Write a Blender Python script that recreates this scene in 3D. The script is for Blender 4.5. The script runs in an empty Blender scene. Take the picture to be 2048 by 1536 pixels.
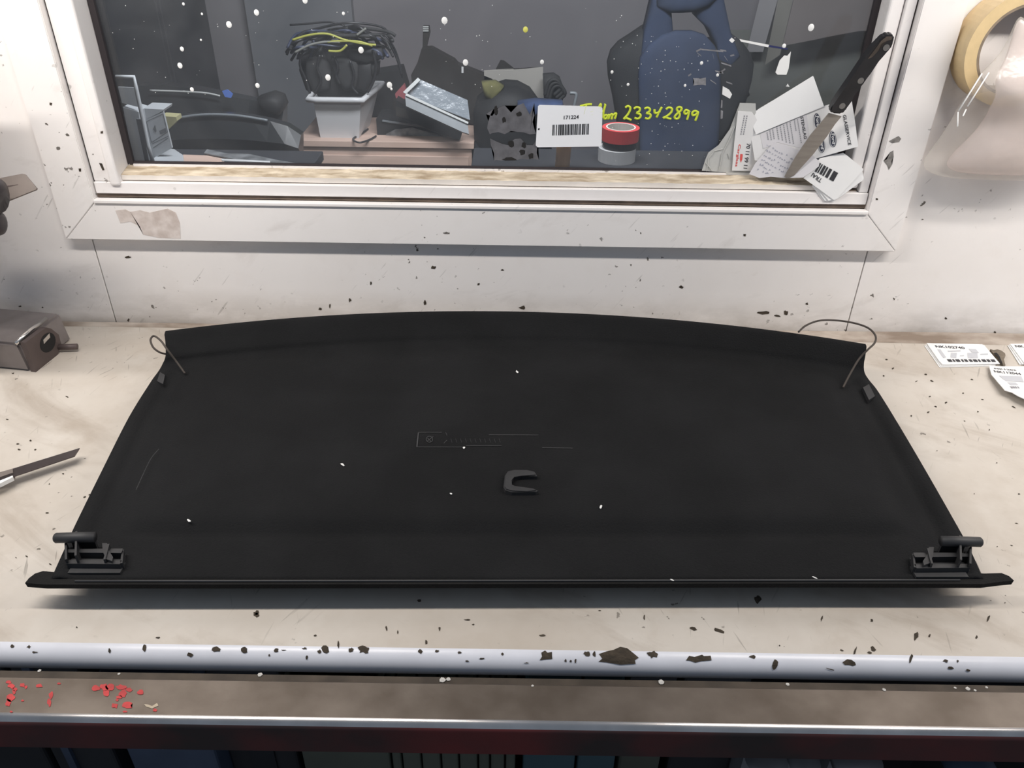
import bpy, bmesh, math, random
from mathutils import Vector, Matrix

random.seed(7)
scene = bpy.context.scene
COL = scene.collection

# ------------------------------------------------------------------ camera
PITCH = math.radians(32.8); ROLL = 0.0150; FPX = 1600.0
CAM = Vector((0.0, 0.0, 1.61))
F0 = Vector((0, math.cos(PITCH), -math.sin(PITCH)))
R0 = Vector((1, 0, 0)); U0 = Vector((0, math.sin(PITCH), math.cos(PITCH)))
cR, sR = math.cos(ROLL), math.sin(ROLL)
RV = R0 * cR + U0 * sR
UV = U0 * cR - R0 * sR
cam_data = bpy.data.cameras.new('camera')
cam_data.sensor_width = 36.0; cam_data.lens = 36.0 * FPX / 2048.0
cam_data.clip_start = 0.02
cam = bpy.data.objects.new('camera', cam_data); COL.objects.link(cam)
m = Matrix.Identity(4)
for i in range(3):
    m[i][0] = RV[i]; m[i][1] = UV[i]; m[i][2] = -F0[i]; m[i][3] = CAM[i]
cam.matrix_world = m
scene.camera = cam

# ------------------------------------------------------------------ light
world = bpy.data.worlds.new('workshop_ambient'); scene.world = world
world.use_nodes = True
bg = world.node_tree.nodes['Background']
bg.inputs[0].default_value = (0.66, 0.80, 1.0, 1); bg.inputs[1].default_value = 0.27

def area(name, loc, sx, sy, watts, color, rot=(0, 0, 0)):
    l = bpy.data.lights.new(name, 'AREA'); l.shape = 'RECTANGLE'
    l.size = sx; l.size_y = sy; l.energy = watts; l.color = color
    o = bpy.data.objects.new(name, l); COL.objects.link(o)
    o.location = loc; o.rotation_euler = rot
    return o
# two fluorescent tubes in a row above the bench (out of frame), an added fill lamp in the office, tilted to brighten the fronts
area('fluorescent_tube', (-0.83, 0.72, 1.95), 1.25, 0.05, 15.0, (1.0, 0.945, 0.885), (math.radians(30), 0, 0))
area('fluorescent_tube', (1.22, 0.72, 1.95), 1.25, 0.05, 15.0, (1.0, 0.945, 0.885), (math.radians(30), 0, 0))
area('office_fill', (0.1, 1.45, 2.4), 1.2, 0.4, 70.0, (0.97, 0.97, 1.0), (math.radians(42), 0, 0))

scene.view_settings.view_transform = 'Standard'
scene.view_settings.look = 'None'
scene.view_settings.exposure = 0.0
scene.view_settings.gamma = 1.0
scene.view_settings.use_curve_mapping = False

# ------------------------------------------------------------------ geometry helpers
def ray(px, py):
    a = px - 1024.0; b = py - 768.0
    return F0 + RV * (a / FPX) - UV * (b / FPX)
def at_y(px, py, y):
    d = ray(px, py); return CAM + d * (y / d.y)
def at_z(px, py, z):
    d = ray(px, py); return CAM + d * ((z - CAM.z) / d.z)

class Plane:
    """A plane in the room; hit() gives the place on it where a photo point lies, lifted by off towards the viewer."""
    def __init__(s, p, n):
        s.p = Vector(p); s.n = Vector(n).normalized()
        if s.n.dot(CAM - s.p) < 0: s.n = -s.n
    def hit(s, px, py, off=0.0):
        d = ray(px, py); q = s.p + s.n * off
        return CAM + d * ((q - CAM).dot(s.n) / d.dot(s.n))
def vplane(y): return Plane((0, y, 0), (0, -1, 0))
def hplane(z): return Plane((0, 0, z), (0, 0, 1))
def plane3(a, b, c): return Plane(a, (b - a).cross(c - a))

def lin(r, g, b):
    f = lambda v: (v / 255 / 12.92) if v <= 10 else ((v / 255 + 0.055) / 1.055) ** 2.4
    return (f(r), f(g), f(b), 1)

def link(name, me, mat=None, parent=None, smooth=False):
    o = bpy.data.objects.new(name, me); COL.objects.link(o)
    if mat is not None and not me.materials: me.materials.append(mat)
    if smooth:
        for p in me.polygons: p.use_smooth = True
    if parent is not None: o.parent = parent
    return o
def obj(name, bm, mat=None, parent=None, smooth=False, recalc=True):
    if recalc: bmesh.ops.recalc_face_normals(bm, faces=bm.faces)
    me = bpy.data.meshes.new(name); bm.to_mesh(me); bm.free()
    return link(name, me, mat, parent, smooth)
def tag(o, label, cat, group=None):
    o['label'] = label; o['category'] = cat
    if group: o['group'] = group
    return o
def struct(o):
    o['kind'] = 'structure'; return o
def thing(name, loc, label=None, cat=None, group=None):
    o = bpy.data.objects.new(name, None); COL.objects.link(o); o.location = loc
    o.empty_display_size = 0.02
    if label: tag(o, label, cat, group)
    bpy.context.view_layer.update()
    return o
def add_box(bm, lo, hi, bev=0.0, seg=2):
    r = bmesh.ops.create_cube(bm, size=1.0)
    vs = r['verts']
    for v in vs:
        v.co = Vector([lo[i] + (v.co[i] + 0.5) * (hi[i] - lo[i]) for i in range(3)])
    if bev > 0:
        es = list({e for v in vs for e in v.link_edges})
        bmesh.ops.bevel(bm, geom=es, offset=bev, segments=seg, affect='EDGES', profile=0.5)
    return vs
def box(name, lo, hi, mat, parent=None, bev=0.0, seg=2):
    bm = bmesh.new(); add_box(bm, lo, hi, bev, seg)
    return obj(name, bm, mat, parent)
def add_prism(bm, front, back):
    """front and back: equal lists of points"""
    a = [bm.verts.new(p) for p in front]; b = [bm.verts.new(p) for p in back]
    n = len(a)
    bm.faces.new(a); bm.faces.new(b[::-1])
    for i in range(n):
        j = (i + 1) % n
        bm.faces.new((a[j], a[i], b[i], b[j]))
def plate(name, pts, plane, t, mat, parent=None, off=0.0):
    bm = bmesh.new()
    fr = [plane.hit(x, y, off) for x, y in pts]
    add_prism(bm, fr, [p - plane.n * t for p in fr])
    bmesh.ops.triangulate(bm, faces=[f for f in bm.faces if len(f.verts) > 4])
    return obj(name, bm, mat, parent)
def catmull(pts, n=6, closed=False):
    out = []; P = [Vector(p) for p in pts]; k = len(P)
    rng = range(k if closed else k - 1)
    for i in rng:
        if closed: p0, p1, p2, p3 = P[i - 1], P[i], P[(i + 1) % k], P[(i + 2) % k]
        else: p0, p1, p2, p3 = P[max(i - 1, 0)], P[i], P[i + 1], P[min(i + 2, k - 1)]
        for s in range(n):
            t = s / n
            out.append(0.5 * ((2 * p1) + (-p0 + p2) * t + (2 * p0 - 5 * p1 + 4 * p2 - p3) * t * t + (-p0 + 3 * p1 - 3 * p2 + p3) * t ** 3))
    if not closed: out.append(P[-1])
    return out
def add_tube(bm, pts, r, seg=8, closed=False, rs=None, squash=None):
    P = [Vector(p) for p in pts]; n = len(P); rings = []
    up = Vector((0.31, 0.22, 0.92)).normalized()
    for i, p in enumerate(P):
        a = P[i - 1] if (i > 0 or closed) else p
        b = P[(i + 1) % n] if (i < n - 1 or closed) else p
        d = (b - a).normalized() if (b - a).length > 1e-9 else Vector((0, 0, 1))
        x = d.cross(up)
        if x.length < 0.05: x = d.cross(Vector((1, 0, 0)))
        x.normalize(); y = d.cross(x)
        rr = rs[i] if rs else r
        rings.append([bm.verts.new(p + x * rr * math.cos(6.28318 * k / seg) + y * rr * math.sin(6.28318 * k / seg)) for k in range(seg)])
    for i in range(n if closed else n - 1):
        A, B = rings[i], rings[(i + 1) % n]
        for k in range(seg):
            bm.faces.new((A[k], A[(k + 1) % seg], B[(k + 1) % seg], B[k]))
    if not closed:
        bm.faces.new(rings[0][::-1]); bm.faces.new(rings[-1])
def tube(name, pts, r, mat, parent=None, seg=8, closed=False, rs=None):
    bm = bmesh.new(); add_tube(bm, pts, r, seg, closed, rs)
    return obj(name, bm, mat, parent, smooth=True)
def add_lathe(bm, prof, origin, axis='z', seg=32):
    """closed ring profile [(r, h)...] turned about an axis; profile is a closed loop"""
    rings = []
    for k in range(seg):
        a = 2 * math.pi * k / seg; ring = []
        for r, h in prof:
            if axis == 'z': v = Vector((r * math.cos(a), r * math.sin(a), h))
            elif axis == 'y': v = Vector((r * math.cos(a), h, r * math.sin(a)))
            else: v = Vector((h, r * math.cos(a), r * math.sin(a)))
            ring.append(bm.verts.new(Vector(origin) + v))
        rings.append(ring)
    n = len(prof)
    for k in range(seg):
        A, B = rings[k], rings[(k + 1) % seg]
        for i in range(n):
            j = (i + 1) % n
            try: bm.faces.new((A[i], A[j], B[j], B[i]))
            except ValueError: pass
def lathe(name, prof, origin, mat, parent=None, axis='z', seg=32):
    bm = bmesh.new(); add_lathe(bm, prof, origin, axis, seg)
    bmesh.ops.remove_doubles(bm, verts=bm.verts, dist=1e-6)
    o = obj(name, bm, mat, parent)
    return o
def pillow(name, pts, plane, t, puff, mat, parent=None, off=0.0, rings=5):
    """rounded slab: outline on the plane, domed towards the viewer, thickness t behind"""
    bm = bmesh.new()
    base = [plane.hit(x, y, off) for x, y in pts]
    c = sum(base, Vector()) / len(base)
    loops = [[bm.verts.new(p - plane.n * t) for p in base]]
    for k in range(rings + 1):
        s = k / (rings + 1); h = puff * math.sin(s * math.pi / 2); sc = math.cos(s * math.pi / 2) ** 0.55
        loops.append([bm.verts.new(c + (p - c) * sc + plane.n * h) for p in base])
    n = len(base)
    for A, B in zip(loops, loops[1:]):
        for i in range(n):
            j = (i + 1) % n; bm.faces.new((A[i], A[j], B[j], B[i]))
    tip = bm.verts.new(c + plane.n * puff)
    for i in range(n): bm.faces.new((loops[-1][i], loops[-1][(i + 1) % n], tip))
    bm.faces.new(loops[0][::-1])
    return obj(name, bm, mat, parent, smooth=True)
def ragged(cx, cy, rx, ry, n=14, j=0.35, rot=0.0):
    out = []
    for k in range(n):
        a = 2 * math.pi * k / n; s = 1 + random.uniform(-j, j)
        x, y = rx * s * math.cos(a), ry * s * math.sin(a)
        out.append((cx + x * math.cos(rot) - y * math.sin(rot), cy + x * math.sin(rot) + y * math.cos(rot)))
    return out
_text_cache = {}
def text_mesh(s, bold=0.018):
    if s not in _text_cache:
        cu = bpy.data.curves.new('lettering', 'FONT'); cu.body = s; cu.size = 1.0; cu.offset = bold
        o = bpy.data.objects.new('lettering', cu); COL.objects.link(o)
        dg = bpy.context.evaluated_depsgraph_get()
        me = bpy.data.meshes.new_from_object(o.evaluated_get(dg))
        vs = [v.co.copy() for v in me.vertices]; fs = [list(p.vertices) for p in me.polygons]
        bpy.data.objects.remove(o); bpy.data.curves.remove(cu); bpy.data.meshes.remove(me)
        x0 = min(v.x for v in vs); x1 = max(v.x for v in vs)
        y0 = min(v.y for v in vs); y1 = max(v.y for v in vs)
        _text_cache[s] = ([((v.x - x0) / (x1 - x0), (v.y - y0) / (y1 - y0)) for v in vs], fs)
    return _text_cache[s]
def add_print(bm, s, p0, p1, up, plane, off=0.0004):
    """flat lettering: baseline from photo point p0 to p1 on the plane, up = photo vector of the letter height"""
    vs, fs = text_mesh(s)
    V = [bm.verts.new(plane.hit(p0[0] + (p1[0] - p0[0]) * u + up[0] * w, p0[1] + (p1[1] - p0[1]) * u + up[1] * w, off)) for u, w in vs]
    for f in fs:
        try: bm.faces.new([V[i] for i in f])
        except ValueError: pass
def add_quad(bm, pts, plane, off=0.0004):
    bm.faces.new([bm.verts.new(plane.hit(x, y, off)) for x, y in pts])
def add_bars(bm, p0, p1, up, widths, plane, off=0.0004):
    tot = sum(widths); x = 0
    for i, w in enumerate(widths):
        a, b = x / tot, (x + w) / tot; x += w
        if i % 2 == 0:
            q = [(p0[0] + (p1[0] - p0[0]) * s + up[0] * k, p0[1] + (p1[1] - p0[1]) * s + up[1] * k) for s, k in ((a, 0), (b, 0), (b, 1), (a, 1))]
            add_quad(bm, q, plane, off)
def add_lines(bm, segs, w, plane, off=0.0004):
    """thin printed strokes as flat quads, w = photo width"""
    for (x0, y0), (x1, y1) in segs:
        L = math.hypot(x1 - x0, y1 - y0) or 1; nx, ny = -(y1 - y0) / L * w / 2, (x1 - x0) / L * w / 2
        add_quad(bm, [(x0 + nx, y0 + ny), (x1 + nx, y1 + ny), (x1 - nx, y1 - ny), (x0 - nx, y0 - ny)], plane, off)
def add_oval(bm, cx, cy, rx, ry, rot, plane, off, n=24):
    add_quad(bm, [(cx + rx * math.cos(a) * math.cos(rot) - ry * math.sin(a) * math.sin(rot), cy + rx * math.cos(a) * math.sin(rot) + ry * math.sin(a) * math.cos(rot)) for a in [2 * math.pi * k / n for k in range(n)]], plane, off)

# ------------------------------------------------------------------ materials
def pm(name, col, rough=0.5, metal=0.0, var=0.0, vscale=8.0, bump=0.0, bscale=60.0, spec=0.5, col2=None, sheen=0.0, stretch=(1, 1, 1)):
    ma = bpy.data.materials.new(name); ma.use_nodes = True
    nt = ma.node_tree; N = nt.nodes; L = nt.links; b = N['Principled BSDF']
    b.inputs['Roughness'].default_value = rough; b.inputs['Metallic'].default_value = metal
    b.inputs['Specular IOR Level'].default_value = spec
    if sheen: b.inputs['Sheen Weight'].default_value = sheen
    b.inputs['Base Color'].default_value = col
    tc = N.new('ShaderNodeTexCoord'); mp = N.new('ShaderNodeMapping'); L.new(tc.outputs['Object'], mp.inputs[0])
    mp.inputs['Scale'].default_value = stretch
    if var > 0 or col2:
        n = N.new('ShaderNodeTexNoise'); n.inputs['Scale'].default_value = vscale; n.inputs['Detail'].default_value = 5
        L.new(mp.outputs[0], n.inputs['Vector'])
        r = N.new('ShaderNodeValToRGB'); r.color_ramp.elements[0].position = 0.35; r.color_ramp.elements[1].position = 0.68
        c2 = col2 or tuple(max(0, c * (1 - var)) for c in col[:3]) + (1,)
        r.color_ramp.elements[0].color = c2; r.color_ramp.elements[1].color = col
        L.new(n.outputs['Fac'], r.inputs[0]); L.new(r.outputs[0], b.inputs['Base Color'])
    if bump > 0:
        n2 = N.new('ShaderNodeTexNoise'); n2.inputs['Scale'].default_value = bscale; n2.inputs['Detail'].default_value = 4
        L.new(mp.outputs[0], n2.inputs['Vector'])
        bp = N.new('ShaderNodeBump'); bp.inputs['Strength'].default_value = bump; bp.inputs['Distance'].default_value = 0.002
        L.new(n2.outputs['Fac'], bp.inputs['Height']); L.new(bp.outputs[0], b.inputs['Normal'])
    return ma

class NT:
    def __init__(s, ma):
        s.nt = ma.node_tree; s.N = s.nt.nodes; s.L = s.nt.links; s.b = s.N['Principled BSDF']
        s.tc = s.N.new('ShaderNodeTexCoord')
    def map(s, scale=(1, 1, 1), rot=(0, 0, 0), loc=(0, 0, 0)):
        m = s.N.new('ShaderNodeMapping'); m.inputs['Scale'].default_value = scale; m.inputs['Rotation'].default_value = rot; m.inputs['Location'].default_value = loc
        s.L.new(s.tc.outputs['Object'], m.inputs[0]); return m.outputs[0]
    def remap(s, vec, scale, loc=(0, 0, 0)):
        m = s.N.new('ShaderNodeMapping'); m.inputs['Scale'].default_value = scale; m.inputs['Location'].default_value = loc
        s.L.new(vec, m.inputs[0]); return m.outputs[0]
    def noise(s, vec, scale, detail=4, rough=0.5, dist=0.0):
        n = s.N.new('ShaderNodeTexNoise'); n.inputs['Scale'].default_value = scale; n.inputs['Detail'].default_value = detail
        n.inputs['Roughness'].default_value = rough; n.inputs['Distortion'].default_value = dist
        s.L.new(vec, n.inputs['Vector']); return n.outputs['Fac']
    def ramp(s, fac, a, b, c0=(0, 0, 0, 1), c1=(1, 1, 1, 1)):
        r = s.N.new('ShaderNodeValToRGB'); e = r.color_ramp.elements
        e[0].position = a; e[1].position = b; e[0].color = c0; e[1].color = c1
        s.L.new(fac, r.inputs[0]); return r.outputs[0]
    def math(s, op, a, b=None):
        n = s.N.new('ShaderNodeMath'); n.operation = op; n.use_clamp = True
        for i, v in enumerate((a, b)):
            if v is None: continue
            if isinstance(v, (int, float)): n.inputs[i].default_value = v
            else: s.L.new(v, n.inputs[i])
        return n.outputs[0]
    def mix(s, fac, c0, c1):
        n = s.N.new('ShaderNodeMix'); n.data_type = 'RGBA'
        if isinstance(fac, (int, float)): n.inputs[0].default_value = fac
        else: s.L.new(fac, n.inputs[0])
        for i, v in ((6, c0), (7, c1)):
            if isinstance(v, tuple): n.inputs[i].default_value = v
            else: s.L.new(v, n.inputs[i])
        return n.outputs[2]
    def sep(s):
        n = s.N.new('ShaderNodeSeparateXYZ'); s.L.new(s.tc.outputs['Object'], n.inputs[0]); return n.outputs
    def maprange(s, v, a, b, c=0.0, d=1.0):
        n = s.N.new('ShaderNodeMapRange'); s.L.new(v, n.inputs[0])
        for i, q in enumerate((a, b, c, d)): n.inputs[i + 1].default_value = q
        return n.outputs[0]
    def bump(s, h, strength, dist=0.001):
        bp = s.N.new('ShaderNodeBump'); bp.inputs['Strength'].default_value = strength; bp.inputs['Distance'].default_value = dist
        s.L.new(h, bp.inputs['Height']); s.L.new(bp.outputs[0], s.b.inputs['Normal'])

def painted(name, base, stain, speck, speck_scale=70.0, speck_lo=0.70, film=0.35, rough=0.42, mode='wall'):
    """white paint with a worn film, soft stains, small dark nicks and scratches"""
    ma = bpy.data.materials.new(name); ma.use_nodes = True; k = NT(ma)
    k.b.inputs['Roughness'].default_value = rough
    flat = k.map((1, 1, 1))
    lo = k.noise(flat, 3.2, 6, 0.6)
    col = k.mix(k.math('MULTIPLY', k.ramp(lo, 0.42, 0.72), film), base, stain)
    mid = k.noise(k.map((1.0, 1.0, 1.0), loc=(3, 1, 2)), 14, 5, 0.6)
    col = k.mix(k.math('MULTIPLY', k.ramp(mid, 0.55, 0.75), film * 0.6), col, stain)
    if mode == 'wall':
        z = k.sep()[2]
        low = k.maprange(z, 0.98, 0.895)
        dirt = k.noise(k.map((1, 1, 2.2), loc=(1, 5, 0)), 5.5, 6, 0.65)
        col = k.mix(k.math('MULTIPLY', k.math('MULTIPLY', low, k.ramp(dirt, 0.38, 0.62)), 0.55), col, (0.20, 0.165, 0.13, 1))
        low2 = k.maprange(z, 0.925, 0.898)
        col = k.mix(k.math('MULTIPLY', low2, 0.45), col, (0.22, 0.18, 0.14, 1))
    if mode == 'bench':
        sm = k.noise(k.remap(k.map((1, 1, 1), (0, 0, 0.5)), (4, 13, 4), (2, 6, 1)), 1.0, 6, 0.62, 0.6)
        col = k.mix(k.math('MULTIPLY', k.ramp(sm, 0.54, 0.72), 0.42), col, (0.27, 0.205, 0.15, 1))
        pale = k.noise(k.map((1, 1, 1), loc=(11, 4, 2)), 7.0, 5, 0.6)
        col = k.mix(k.math('MULTIPLY', k.ramp(pale, 0.55, 0.70), 0.35), col, (0.72, 0.68, 0.62, 1))
    else:
        sm = k.noise(k.remap(k.map((1, 1, 1), (0, 0.4, 0)), (7, 7, 16), (2, 6, 1)), 1.0, 6, 0.62, 0.6)
        col = k.mix(k.math('MULTIPLY', k.ramp(sm, 0.58, 0.74), 0.25), col, (0.42, 0.37, 0.33, 1))
    # nicks
    clus = k.ramp(k.noise(flat, 5.0, 3), 0.44, 0.66)
    nk = k.noise(k.map((1, 1, 1), loc=(7, 3, 1)), speck_scale, 3, 0.55)
    nicks = k.math('MULTIPLY', k.ramp(nk, speck_lo, speck_lo + 0.03), clus)
    col = k.mix(nicks, col, speck)
    # scratches in three directions
    rots = ((0, 0, 1.2), (0, 0, -1.0), (0, 0, 1.75)) if mode == 'bench' else ((0, 0.9, 0), (0, -0.6, 0), (0, 1.3, 0))
    for i, r in enumerate(rots if mode == 'bench' else rots[:1]):
        s = k.noise(k.remap(k.map((1, 1, 1), r), (16, 190, 190), (i * 3.1, i, i * 2)), 1.0, 2, 0.4)
        col = k.mix(k.math('MULTIPLY', k.math('MULTIPLY', k.ramp(s, 0.70, 0.74), clus), 0.6 if mode == 'bench' else 0.3), col, speck)
    k.L.new(col, k.b.inputs['Base Color'])
    k.bump(k.noise(flat, 220, 3), 0.12, 0.0006)
    return ma

M = {}
M['wall'] = painted('worn_white_wall_paint', (0.86, 0.825, 0.805, 1), (0.68, 0.61, 0.55, 1), (0.09, 0.075, 0.06, 1), 75, 0.665, 0.24)
M['casing'] = painted('worn_white_casing_paint', (0.88, 0.845, 0.825, 1), (0.68, 0.62, 0.57, 1), (0.10, 0.085, 0.07, 1), 70, 0.685, 0.22, mode='casing')
M['sash'] = painted('worn_white_sash_paint', (0.88, 0.845, 0.83, 1), (0.64, 0.58, 0.53, 1), (0.10, 0.08, 0.06, 1), 60, 0.70, 0.25, mode='casing')
M['bench'] = painted('worn_white_bench_paint', (0.615, 0.562, 0.50, 1), (0.40, 0.33, 0.26, 1), (0.075, 0.06, 0.045, 1), 70, 0.68, 0.62, 0.38, mode='bench')
M['bench_edge'] = pm('blue_lit_white_edge', (0.78, 0.785, 0.84, 1), 0.3, var=0.1, vscale=14)  # blue ambient light is mixed into the white edge colour
M['fillet'] = pm('dirty_fillet', lin(196, 184, 172), 0.7, col2=lin(134, 118, 104), vscale=12, stretch=(1, 3, 3))
M['chip'] = pm('bare_dark_board', lin(74, 64, 52), 0.9, var=0.45, vscale=90, bump=0.6, bscale=300)
M['bead'] = pm('weathered_bead', lin(226, 212, 190), 0.8, bump=0.8, bscale=60, col2=lin(166, 148, 124), vscale=40, stretch=(0.6, 2.2, 2.2))
M['bead_face'] = pm('bead_face_paint', lin(236, 228, 219), 0.6, var=0.12, vscale=30)
M['gasket'] = pm('black_gasket', lin(52, 46, 48), 0.5)
M['dark_gap'] = pm('dark_gap', lin(128, 112, 100), 0.9, var=0.4, vscale=30)
M['felt'] = pm('black_felt', (0.0130, 0.0132, 0.0140, 1), 0.95, var=0.28, vscale=9, bump=0.55, bscale=420, spec=0.18)
M['felt_rim'] = pm('black_felt_rim', (0.0165, 0.0160, 0.0158, 1), 0.95, var=0.25, vscale=20, bump=0.5, bscale=420, spec=0.18)
M['plastic_black'] = pm('black_plastic', (0.030, 0.030, 0.032, 1), 0.5, var=0.2, vscale=40)
M['plastic_dark'] = pm('dark_grey_plastic', (0.033, 0.0325, 0.034, 1), 0.55, var=0.2, vscale=40)
M['cord'] = pm('grey_brown_cord', lin(70, 63, 58), 0.8)
M['mark'] = pm('embossed_grey', (0.05, 0.05, 0.052, 1), 0.6)
M['lint'] = pm('white_lint', (0.75, 0.74, 0.72, 1), 0.9)
M['steel'] = pm('worn_steel', lin(122, 112, 103), 0.45, 0.65, bump=0.06, bscale=90, col2=lin(98, 88, 79), vscale=16, stretch=(1, 1.2, 2))
M['steel_dirty'] = pm('dirty_steel_ledge', lin(84, 74, 64), 0.7, 0.3, var=0.45, vscale=30)
M['steel_edge'] = pm('highlight_steel_edge', lin(214, 208, 204), 0.24, 1.0, var=0.2, vscale=25)  # paler corner metal puts the lamp highlight into the colour
M['red_paint'] = pm('worn_red_paint', lin(112, 44, 42), 0.6, col2=lin(56, 44, 42), vscale=7)
M['red_flake'] = pm('red_paint_flake', lin(206, 62, 62), 0.6, var=0.3, vscale=80)
M['dust_white'] = pm('white_debris', lin(206, 202, 196), 0.9)
M['paper'] = pm('white_paper', (0.88, 0.875, 0.87, 1), 0.6, var=0.03, vscale=20)
M['paper_grey'] = pm('light_grey_paper', (0.78, 0.77, 0.765, 1), 0.6, var=0.05, vscale=20)
M['paper_lilac'] = pm('pale_lilac_note', (0.70, 0.68, 0.70, 1), 0.7, var=0.06, vscale=20)
M['ink'] = pm('black_ink', (0.035, 0.035, 0.04, 1), 0.6)
M['ink_grey'] = pm('grey_ink', (0.30, 0.30, 0.32, 1), 0.6)
M['ink_pale'] = pm('pale_print', (0.56, 0.57, 0.60, 1), 0.6)
M['ink_pen'] = pm('blue_grey_pen', (0.33, 0.34, 0.42, 1), 0.6)
M['ink_red'] = pm('red_ink', (0.70, 0.10, 0.09, 1), 0.6)
M['oval_blue'] = pm('dark_blue_ink', (0.045, 0.05, 0.075, 1), 0.5)
M['pvc_white'] = pm('white_tag', (0.86, 0.87, 0.90, 1), 0.35)
M['yellow_marker'] = pm('yellow_marker', (0.62, 0.72, 0.05, 1), 0.5)
M['paint_white'] = pm('white_paint_drop', (0.85, 0.85, 0.84, 1), 0.5)
M['paint_yellow'] = pm('yellow_paint_drop', (0.70, 0.68, 0.15, 1), 0.5)
M['navy'] = pm('navy_tape', (0.03, 0.035, 0.11, 1), 0.4)
M['pale_blue'] = pm('pale_blue_tape', (0.55, 0.70, 0.82, 1), 0.4)
M['blade'] = pm('knife_blade_steel', lin(172, 166, 160), 0.38, 0.75, var=0.15, vscale=30, stretch=(1, 1, 6))
M['handle'] = pm('black_knife_handle', (0.022, 0.021, 0.023, 1), 0.42, var=0.3, vscale=60)
M['handle_worn'] = pm('worn_handle_butt', lin(84, 74, 66), 0.6, var=0.5, vscale=60)
M['rivet'] = pm('rivet_metal', lin(150, 148, 146), 0.4, 0.8)
M['tan_tape'] = pm('tan_tape', lin(222, 196, 150), 0.35, var=0.1, vscale=60)
M['core'] = pm('grey_card_core', lin(150, 134, 116), 0.8, var=0.3, vscale=60)
M['cast'] = pm('grey_cast_metal', lin(150, 142, 140), 0.5, 0.35, var=0.25, vscale=20, bump=0.2, bscale=90)
M['bracket'] = pm('grey_brown_bracket', lin(98, 86, 84), 0.5, 0.3, var=0.2, vscale=40)
M['metal_plate'] = pm('brushed_plate', lin(134, 124, 118), 0.55, 0.35, var=0.15, vscale=30)
M['dark_knob'] = pm('dark_knob', lin(58, 52, 54), 0.45)
M['hole'] = pm('dark_hole', (0.012, 0.011, 0.011, 1), 0.8)
M['shiny'] = pm('bright_metal', lin(216, 212, 208), 0.25, 0.9)
M['blade_dark'] = pm('dark_cutter_blade', lin(92, 84, 84), 0.35, 0.6, var=0.2, vscale=40)
M['key'] = pm('worn_key_metal', lin(150, 138, 122), 0.4, 0.7, var=0.4, vscale=120)
M['residue'] = pm('grey_adhesive_residue', (0.14, 0.14, 0.155, 1), 0.8, var=0.35, vscale=60)
M['residue_light'] = pm('light_adhesive_residue', (0.28, 0.28, 0.30, 1), 0.8, var=0.4, vscale=120)
M['scuff'] = pm('grey_scuff', lin(150, 146, 142), 0.8, var=0.5, vscale=140)
M['sticker_ghost'] = pm('worn_sticker_ghost', lin(226, 216, 210), 0.8, bump=0.3, bscale=120, col2=lin(196, 182, 174), vscale=50)
# office behind the glass
M['office_wall'] = pm('grey_office_wall', (0.150, 0.142, 0.150, 1), 0.8, var=0.08, vscale=1.5)
M['office_panel'] = pm('cool_grey_panel', (0.135, 0.14, 0.152, 1), 0.7, var=0.08, vscale=2)
M['office_dark'] = pm('black_cabinet', (0.018, 0.020, 0.026, 1), 0.75, var=0.5, vscale=5)
M['office_floor'] = pm('grey_floor', (0.12, 0.12, 0.12, 1), 0.8, var=0.2, vscale=3)
M['brown_wood'] = pm('pinkish_brown_board', (0.62, 0.45, 0.37, 1), 0.6, var=0.15, vscale=6, stretch=(1, 6, 6))
M['bin'] = pm('white_bin_plastic', (0.62, 0.62, 0.63, 1), 0.4)
M['cable_black'] = pm('black_cable', (0.020, 0.020, 0.022, 1), 0.4)
M['cable_navy'] = pm('navy_cable', (0.05, 0.06, 0.10, 1), 0.4)
M['cable_yellow'] = pm('yellow_cable', (0.40, 0.40, 0.08, 1), 0.4)
M['cable_grey'] = pm('grey_cable', (0.22, 0.22, 0.20, 1), 0.5)
M['plug_grey'] = pm('dark_grey_plug', (0.034, 0.034, 0.035, 1), 0.75, var=0.4, vscale=20)
M['black_item'] = pm('black_item', (0.014, 0.014, 0.015, 1), 0.7, var=0.4, vscale=12)
M['gloss_black'] = pm('glossy_black_trim', (0.016, 0.018, 0.020, 1), 0.28, var=0.3, vscale=6)
M['brown_dark'] = pm('dark_brown_leather', (0.026, 0.022, 0.019, 1), 0.6, var=0.4, vscale=10)
M['beige_card'] = pm('beige_card', (0.30, 0.285, 0.26, 1), 0.7, var=0.05)
M['tray_grey'] = pm('grey_tray_plastic', (0.20, 0.22, 0.235, 1), 0.35, var=0.2, vscale=20)
M['tray_edge'] = pm('pale_tray_edge', (0.42, 0.43, 0.42, 1), 0.35)
M['film'] = pm('clear_plastic_film', (0.24, 0.25, 0.26, 1), 0.2, var=0.6, vscale=40)
M['red_folder'] = pm('dull_red_folder', (0.30, 0.08, 0.09, 1), 0.6)
M['olive'] = pm('olive_cloth', (0.17, 0.16, 0.06, 1), 0.9, var=0.4, vscale=30)
M['blue_cloth'] = pm('blue_cloth', (0.04, 0.07, 0.17, 1), 0.9, var=0.5, vscale=20)
M['chair_black'] = pm('black_chair_fabric', (0.020, 0.021, 0.023, 1), 0.8, var=0.3, vscale=8)
M['chair_blue'] = pm('blue_chair_fabric', (0.030, 0.047, 0.095, 1), 0.85, var=0.3, vscale=6, bump=0.2, bscale=150)
M['chair_blue_light'] = pm('lighter_blue_chair_fabric', (0.038, 0.056, 0.104, 1), 0.85, var=0.3, vscale=6)
M['wood_handle'] = pm('orange_wood', (0.88, 0.52, 0.28, 1), 0.5, var=0.25, vscale=14, stretch=(3, 3, 0.4))
M['tape_red'] = pm('red_tape', (0.60, 0.06, 0.06, 1), 0.35)
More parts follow.
